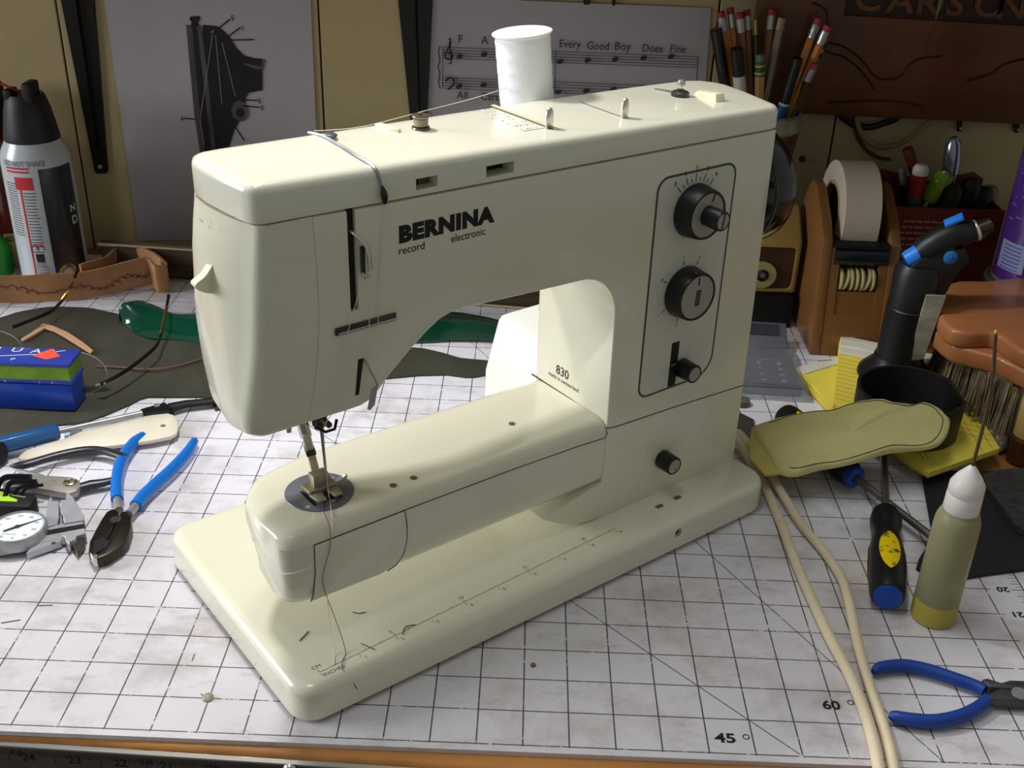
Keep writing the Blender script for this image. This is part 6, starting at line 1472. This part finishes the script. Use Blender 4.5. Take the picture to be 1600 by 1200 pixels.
# micro torch
tz = .63; tcx, tcy = 12.5, 16.7
to = thing('micro_torch', 'black hand-held gas torch with bright blue knobs standing on the yellow pads', 'torch', (tcx, tcy, tz))
TB = mat('torch_black', (17,18,21), rough=.42)
B().lathe([(0,0),(1.22,0),(1.27,.06),(1.24,.22),(1.05,.42),(.86,.62),(.80,.85)], 44).obj('base', TB, to)
B().lathe([(.79,.7),(.76,1.0),(.74,2.6),(.75,2.64),(.72,2.68),(.74,3.9),(.62,4.2)], 36).obj('tank', TB, to)
K0 = [(12.061,4.896),(12.492,5.224),(13.389,5.852),(14.051,6.008),(14.584,6.267)]; k0 = [(x-tcx, 0, z-tz) for x,z in K0]
B().tube([(k0[1][0]-.1,0,k0[1][2]-.08),(k0[1][0]+.1,0,k0[1][2]+.05),(k0[2][0]-.3,0,k0[2][2]-.16),(k0[2][0],0,k0[2][2]),(k0[3][0],0,k0[3][2])], [.36,.46,.47,.46,.34], 20).obj('barrel', TB, to)
B().loft([[(x,y,z) for x,z in ((-.55,3.2),(-.62,3.9),(-.3,4.3),(.2,4.75),(1.2,4.9),(1.45,4.5),(1.1,3.9),(.95,3.35),(.7,3.05))] for y in (-.42,-.36,.36,.42)]).obj('head', TB, to, bevel=.1)
kb = B().tube([(k0[0][0]-.02,0,k0[0][2]-.01),(k0[0][0]+.12,0,k0[0][2]+.08),(k0[1][0]-.06,0,k0[1][2]-.05)], [.28,.31,.31], 20).obj('gas_knob', mat('knob_blue', (34,120,214), rough=.4), to)
B().box(-.62,-.42,-.12,.12,3.72,4.05).obj('lock_tab', mat('knob_blue', (34,120,214), rough=.4), to, bevel=.04)
B().prism([(-.32,-.2),(.3,-.2),(.38,.2),(-.24,.2)], .40,.54, T(k0[2][0]+.1,0,k0[2][2]+.04) @ RY(-28)).obj('trigger', mat('knob_blue', (34,120,214), rough=.4), to, bevel=.04)
B().lathe([(0,.4),(.2,.42),(.23,.48),(.16,.52),(0,.53)], 20, T(k0[2][0]-.12,0,k0[2][2]-.62) @ RX(90) @ RZ(0)).obj('side_button', mat('knob_blue2', (40,104,176), rough=.4), to)
B().lathe([(0,.36),(.27,.38),(.25,.44),(0,.45)], 20, T(k0[2][0]-.28,0,k0[2][2]-.42) @ RX(90)).obj('button_boss', TB, to)
d_ = Vector(k0[4])-Vector(k0[3])
M = along(k0[3], tuple(Vector(k0[3])+d_))
B().lathe([(.33,-.05),(.36,.02),(.33,.08),(.24,.08),(.24,-.05)], 28, M, cap=False).obj('nozzle_ring', mat('ring_silver', (220,214,200), rough=.25, metal=.7), to)
B().lathe([(.24,0),(.24,.5),(.19,.52),(.19,.1),(0,.1)], 24, M).obj('nozzle', mat('nozzle_steel', (70,60,56), rough=.35, metal=.8), to)
lbp = [(12.67,4.028),(13.318,4.009),(13.062,1.712),(12.508,1.593)]
B().loft([[(x-tcx,y,z-tz) for x,z in lbp] for y in (-.74,-.66)]).obj('warning_label', mat('label_grey', (176,174,160), rough=.5, c2=(110,110,106), scale=5, stretch=(1,1,2.5)), to, bevel=.01, seg=1)
B().box(.0,.55,-.68,.68,.75,3.1).obj('label_rib', TB, to, bevel=.1)

# hand brush
BW = mat('brush_wood', (172,112,66), rough=.42, c2=(136,80,44), scale=1.6, stretch=(.4,1.6,1), coat=.25)
B1 = [(13.355,16.536),(13.403,15.042),(13.902,14.578),(14.621,14.099),(15.105,13.271),(15.7,12.326),(16.763,12.573),(18.37,16.281),(17.669,19.378),(16.396,19.948),(14.824,19.569)]
hb = thing('hand_brush', 'wooden hand brush with grey-brown bristles lying bristles down at the right', 'brush', (B1[2][0],B1[2][1],.0))
c = B1[2]
B().prism(sm2(rl(B1, c), 3), 2.15, 2.78).obj('block', BW, hb, bevel=.12, seg=3)
B2 = [(14.426,18.707),(13.297,16.25),(13.288,14.929),(13.884,14.651),(14.612,14.715),(14.958,13.654),(15.68,13.105),(17.696,15.076),(17.705,19.246),(15.843,19.069)]
B().prism(sm2(rl(B2, c), 3), 2.74, 3.35).obj('handle', BW, hb, bevel=.14, seg=3)
hs = B(); P = rl([(13.865,17.037),(13.942,15.308),(14.312,13.997),(15.126,12.967),(16.43,12.344),(17.957,15.459),(17.19,18.361),(15.729,19.316)], c); rnd = random.Random(5)
bcx = sum(p[0] for p in P)/len(P); bcy = sum(p[1] for p in P)/len(P)
def inside(x, y, p):
    r = False
    for i in range(len(p)):
        (a,b_),(c_,d_2) = p[i-1], p[i]
        if (b_ > y) != (d_2 > y) and x < (c_-a)*(y-b_)/(d_2-b_)+a: r = not r
    return r
xs_ = [p[0] for p in P]; ys_ = [p[1] for p in P]
k = 0
while k < 6500:
    x = rnd.uniform(min(xs_), max(xs_)); y = rnd.uniform(min(ys_), max(ys_))
    if not inside(x, y, P): continue
    k += 1
    # tufts: hairs gather around a 0.3 inch lattice
    gx_ = round(x/.34)*.34; gy_ = round(y/.34)*.34; x = x*.45+gx_*.55; y = y*.45+gy_*.55
    sx_ = (x-bcx)*.10+rnd.gauss(0,.09); sy_ = (y-bcy)*.10+rnd.gauss(0,.09); w = .02; a_ = rnd.uniform(0, PI); ux, uy = math.cos(a_)*w, math.sin(a_)*w
    L_ = rnd.uniform(1.75, 2.1)
    p0 = (x,y,2.2); p1 = (x+sx_*.4,y+sy_*.4,2.2-L_*.5); p2 = (x+sx_,y+sy_,2.2-L_)
    hs.add([(p0[0]-ux,p0[1]-uy,p0[2]),(p0[0]+ux,p0[1]+uy,p0[2]),(p1[0]+ux,p1[1]+uy,p1[2]),(p1[0]-ux,p1[1]-uy,p1[2]),(p2[0]+ux*.5,p2[1]+uy*.5,p2[2]),(p2[0]-ux*.5,p2[1]-uy*.5,p2[2])], [(0,1,2,3),(3,2,4,5)])
o = hs.obj('bristles', mat('bristle', (156,140,112), rough=.6, c2=(104,90,70), scale=12), hb, smooth=False, fixn=False); o['kind'] = 'stuff'
B().prism(sm2(rl([(14.077,17.156),(14.124,15.603),(14.439,14.356),(15.289,13.394),(16.64,12.841),(17.957,15.459),(17.086,18.089),(15.729,18.985)], c), 3), .9, 2.2).obj('bristle_core', mat('bristle_dark', (110,97,77), rough=.9, var=.3, scale=20), hb)

# calculator in a clear sleeve
CA = mat('calc_grey', (104,108,116), rough=.35, var=.1, scale=4); CAD = mat('calc_dark', (58,62,72), rough=.3)
c = [(8.464,18.209)][0]
Q = [(7.25,16.181),(9.294,16.161),(9.644,19.661),(7.552,19.697)]
A_ = Vector((Q[0][0],Q[0][1])); Bv = Vector((Q[1][0],Q[1][1])); Cv = Vector((Q[2][0],Q[2][1]))
cl_ = thing('calculator', 'grey pocket calculator with small round keys beside the tape dispenser', 'calculator', (Bv.x-1.65, Bv.y, 0), math.degrees(math.atan2(Cv.x-Bv.x, Cv.y-Bv.y))*-1*.4)
Lc = 3.2
B().box(-1.65,1.65,0,Lc,.03,.38).obj('body', CA, cl_, bevel=.06)
B().box(-1.55,1.55,.12,1.95,.375,.395).obj('key_panel', CAD, cl_)
B().box(-1.5,1.4,2.1,2.75,.375,.40).obj('dark_band', CAD, cl_)
B().loft([[(x,y,z) for y,z in ((2.95,.03),(3.0,.42),(3.25,.55),(3.35,.62),(3.95,.95),(4.1,.9),(4.1,.03))] for x in (-1.6,1.6)]).obj('display_unit', CA, cl_, bevel=.05)
B().loft([[(x,y,z) for y,z in ((3.42,.68),(3.85,.915),(3.86,.93),(3.41,.695))] for x in (-1.3,1.3)]).obj('display', CAD, cl_)
for r in range(4):
    for k in range(4):
        B().lathe([(.0,.39),(.085,.39),(.08,.44),(0,.45)], 12, T(-1.05+k*.7,.35+r*.44,0)).obj('key', mat('calc_key', (150,156,168), rough=.3), cl_)
kt = B()
for k in range(3):
    t = text(('ON','CE','%')[k], .12, frame((-1.0+k*.7,1.86,.398),(1,0,0),(0,1,0))); kt.add(t.v, t.f)
kt.obj('key_lettering', mat('calc_key', (150,156,168), rough=.3), cl_, smooth=False, fixn=False)
B().sheet([[(-1.75+3.6*i/12+(.15 if i > 10 else 0), -.35+j*.62, (.50+.02*math.sin(i*1.3+j)) if 0 < i < 12 and 0 < j < 6 else .05+.02*math.sin(i+j)) for j in range(7)] for i in range(13)], .012).obj('clear_sleeve', mat('clear_sleeve', (235,238,242), rough=.12, trans=.9, ior=1.05, spec=.8), cl_)
q = [(7.138,15.454)][0]
o = B().lathe([(0,0),(.26,0),(.28,.04),(.26,.2),(.12,.24),(.1,.18),(0,.18)], 24).obj('rubber_button', mat('rubber_grey', (104,98,88), rough=.6)); o.location = Vector((q[0],q[1],0))*S
tag(o, 'small grey rubber button on the mat just behind the machine column', 'button')

# purple can on a clear tub, right edge
PU = mat('can_purple', (92,54,148), rough=.3, coat=.4, c2=(70,30,96), scale=1.4, stretch=(.3,.3,1))
pl0 = [(16.932,4.034),(17.078,2.735)]
pu_ = thing('purple_can', 'tall purple spray can with pale label standing at the right edge', 'spray can', (pl0[0][0]+1.32, 21.0, 2.72))
B().lathe([(1.22,0),(1.3,.05),(1.3,6.8),(1.1,7.2),(0,7.3)], 48).obj('can', PU, pu_)
B().lathe([(1.24,-.03),(1.34,-.01),(1.34,.08),(1.30,.1)], 48, cap=False).obj('bottom_rim', mat('rim_pale', (150,140,150), rough=.3, metal=.5), pu_)
B().lathe([(.9,7.2),(.9,8.4),(0,8.5)], 32).obj('cap', mat('can_cap', (70,40,120), rough=.4), pu_)
w2_ = B()
wrap(w2_, -178, -128, .5, 1.55, 1.306, 10); w2_.obj('pale_label', mat('label_pale', (150,156,176), rough=.4), pu_, fixn=False)
w3_ = B()
for z in [1.45-.14*i for i in range(7)]: wrap(w3_, -170, -136, z-.07, z, 1.309, 6)
for i in range(70):
    z = rnd.uniform(2.2, 6.4); a_ = rnd.uniform(-180, -110); wrap(w3_, a_, a_+rnd.uniform(3,14), z, z+rnd.uniform(.04,.09), 1.305, 2)
q = wtext('ULTRA', -122, .75, .5, 1.309, bold=.02); 
w3_.obj('label_print', mat('label_violet', (96,96,176), rough=.4), pu_, fixn=False, smooth=False)['kind'] = 'stuff'
tb = thing('clear_tub', 'clear plastic tub of dark odds and ends under the purple can', 'tub', (pl0[0][0]+1.5, 21.0, 0))
B().lathe([(1.55,.0),(1.62,.04),(1.66,2.5),(1.72,2.6),(1.66,2.66),(1.58,2.6),(1.54,.08),(0,.08),(0,0)], 40, cap=False).obj('wall', mat('tub_clear', (226,228,226), rough=.1, trans=.92, ior=1.12), tb)
B().lathe([(0,2.58),(1.58,2.58),(1.6,2.68),(0,2.69)], 40).obj('lid', mat('tub_lid', (120,116,112), rough=.35, trans=.4), tb)
for i in range(46):
    a_ = rnd.uniform(0, 2*PI); r_ = rnd.uniform(.2, 1.3); z = .12+.35*(i//8)+rnd.uniform(0,.08); s_ = rnd.uniform(.12,.2)
    B().box(-s_,s_,-s_*.7,s_*.7,-s_*.5,s_*.5, T(r_*math.cos(a_), r_*math.sin(a_), z+.1) @ RZ(rnd.uniform(0,180)) @ RX(rnd.uniform(-40,40))).obj('scrap', (BLACKM, DSTEEL, BRN, mat('scrap_green', (40,62,46), rough=.6))[i % 4], tb, bevel=.03, seg=1)
q = [(18.717,22.285),(19.42,22.821),(20.117,20.982),(18.947,19.279),(18.294,20.011)]
o = B().prism(rl(q, q[0]), 0, .3).obj('teal_box', mat('teal_flat', (26,140,146), rough=.5), bevel=.03, seg=1); o.location = Vector((q[0][0],q[0][1],-.0))*S
tag(o, 'flat teal plastic case behind the hand brush at the right edge', 'case')

# amber vial at the right edge
q = [(15.454,12.657)][0]
vi = thing('amber_vial', 'small amber glass vial with cream cap at the right edge', 'vial', (q[0],q[1],-.11))
B().lathe([(0,0),(.40,0),(.44,.05),(.44,.85),(.34,.98),(.3,1.02),(0,1.02)], 28).obj('glass', mat('amber_glass', (120,84,30), rough=.1, trans=.6, ior=1.3), vi)
B().lathe([(.36,.92),(.42,.96),(.42,2.35),(.36,2.5),(0,2.5)], 28).obj('cap', mat('vial_cream', (190,160,100), rough=.4), vi)
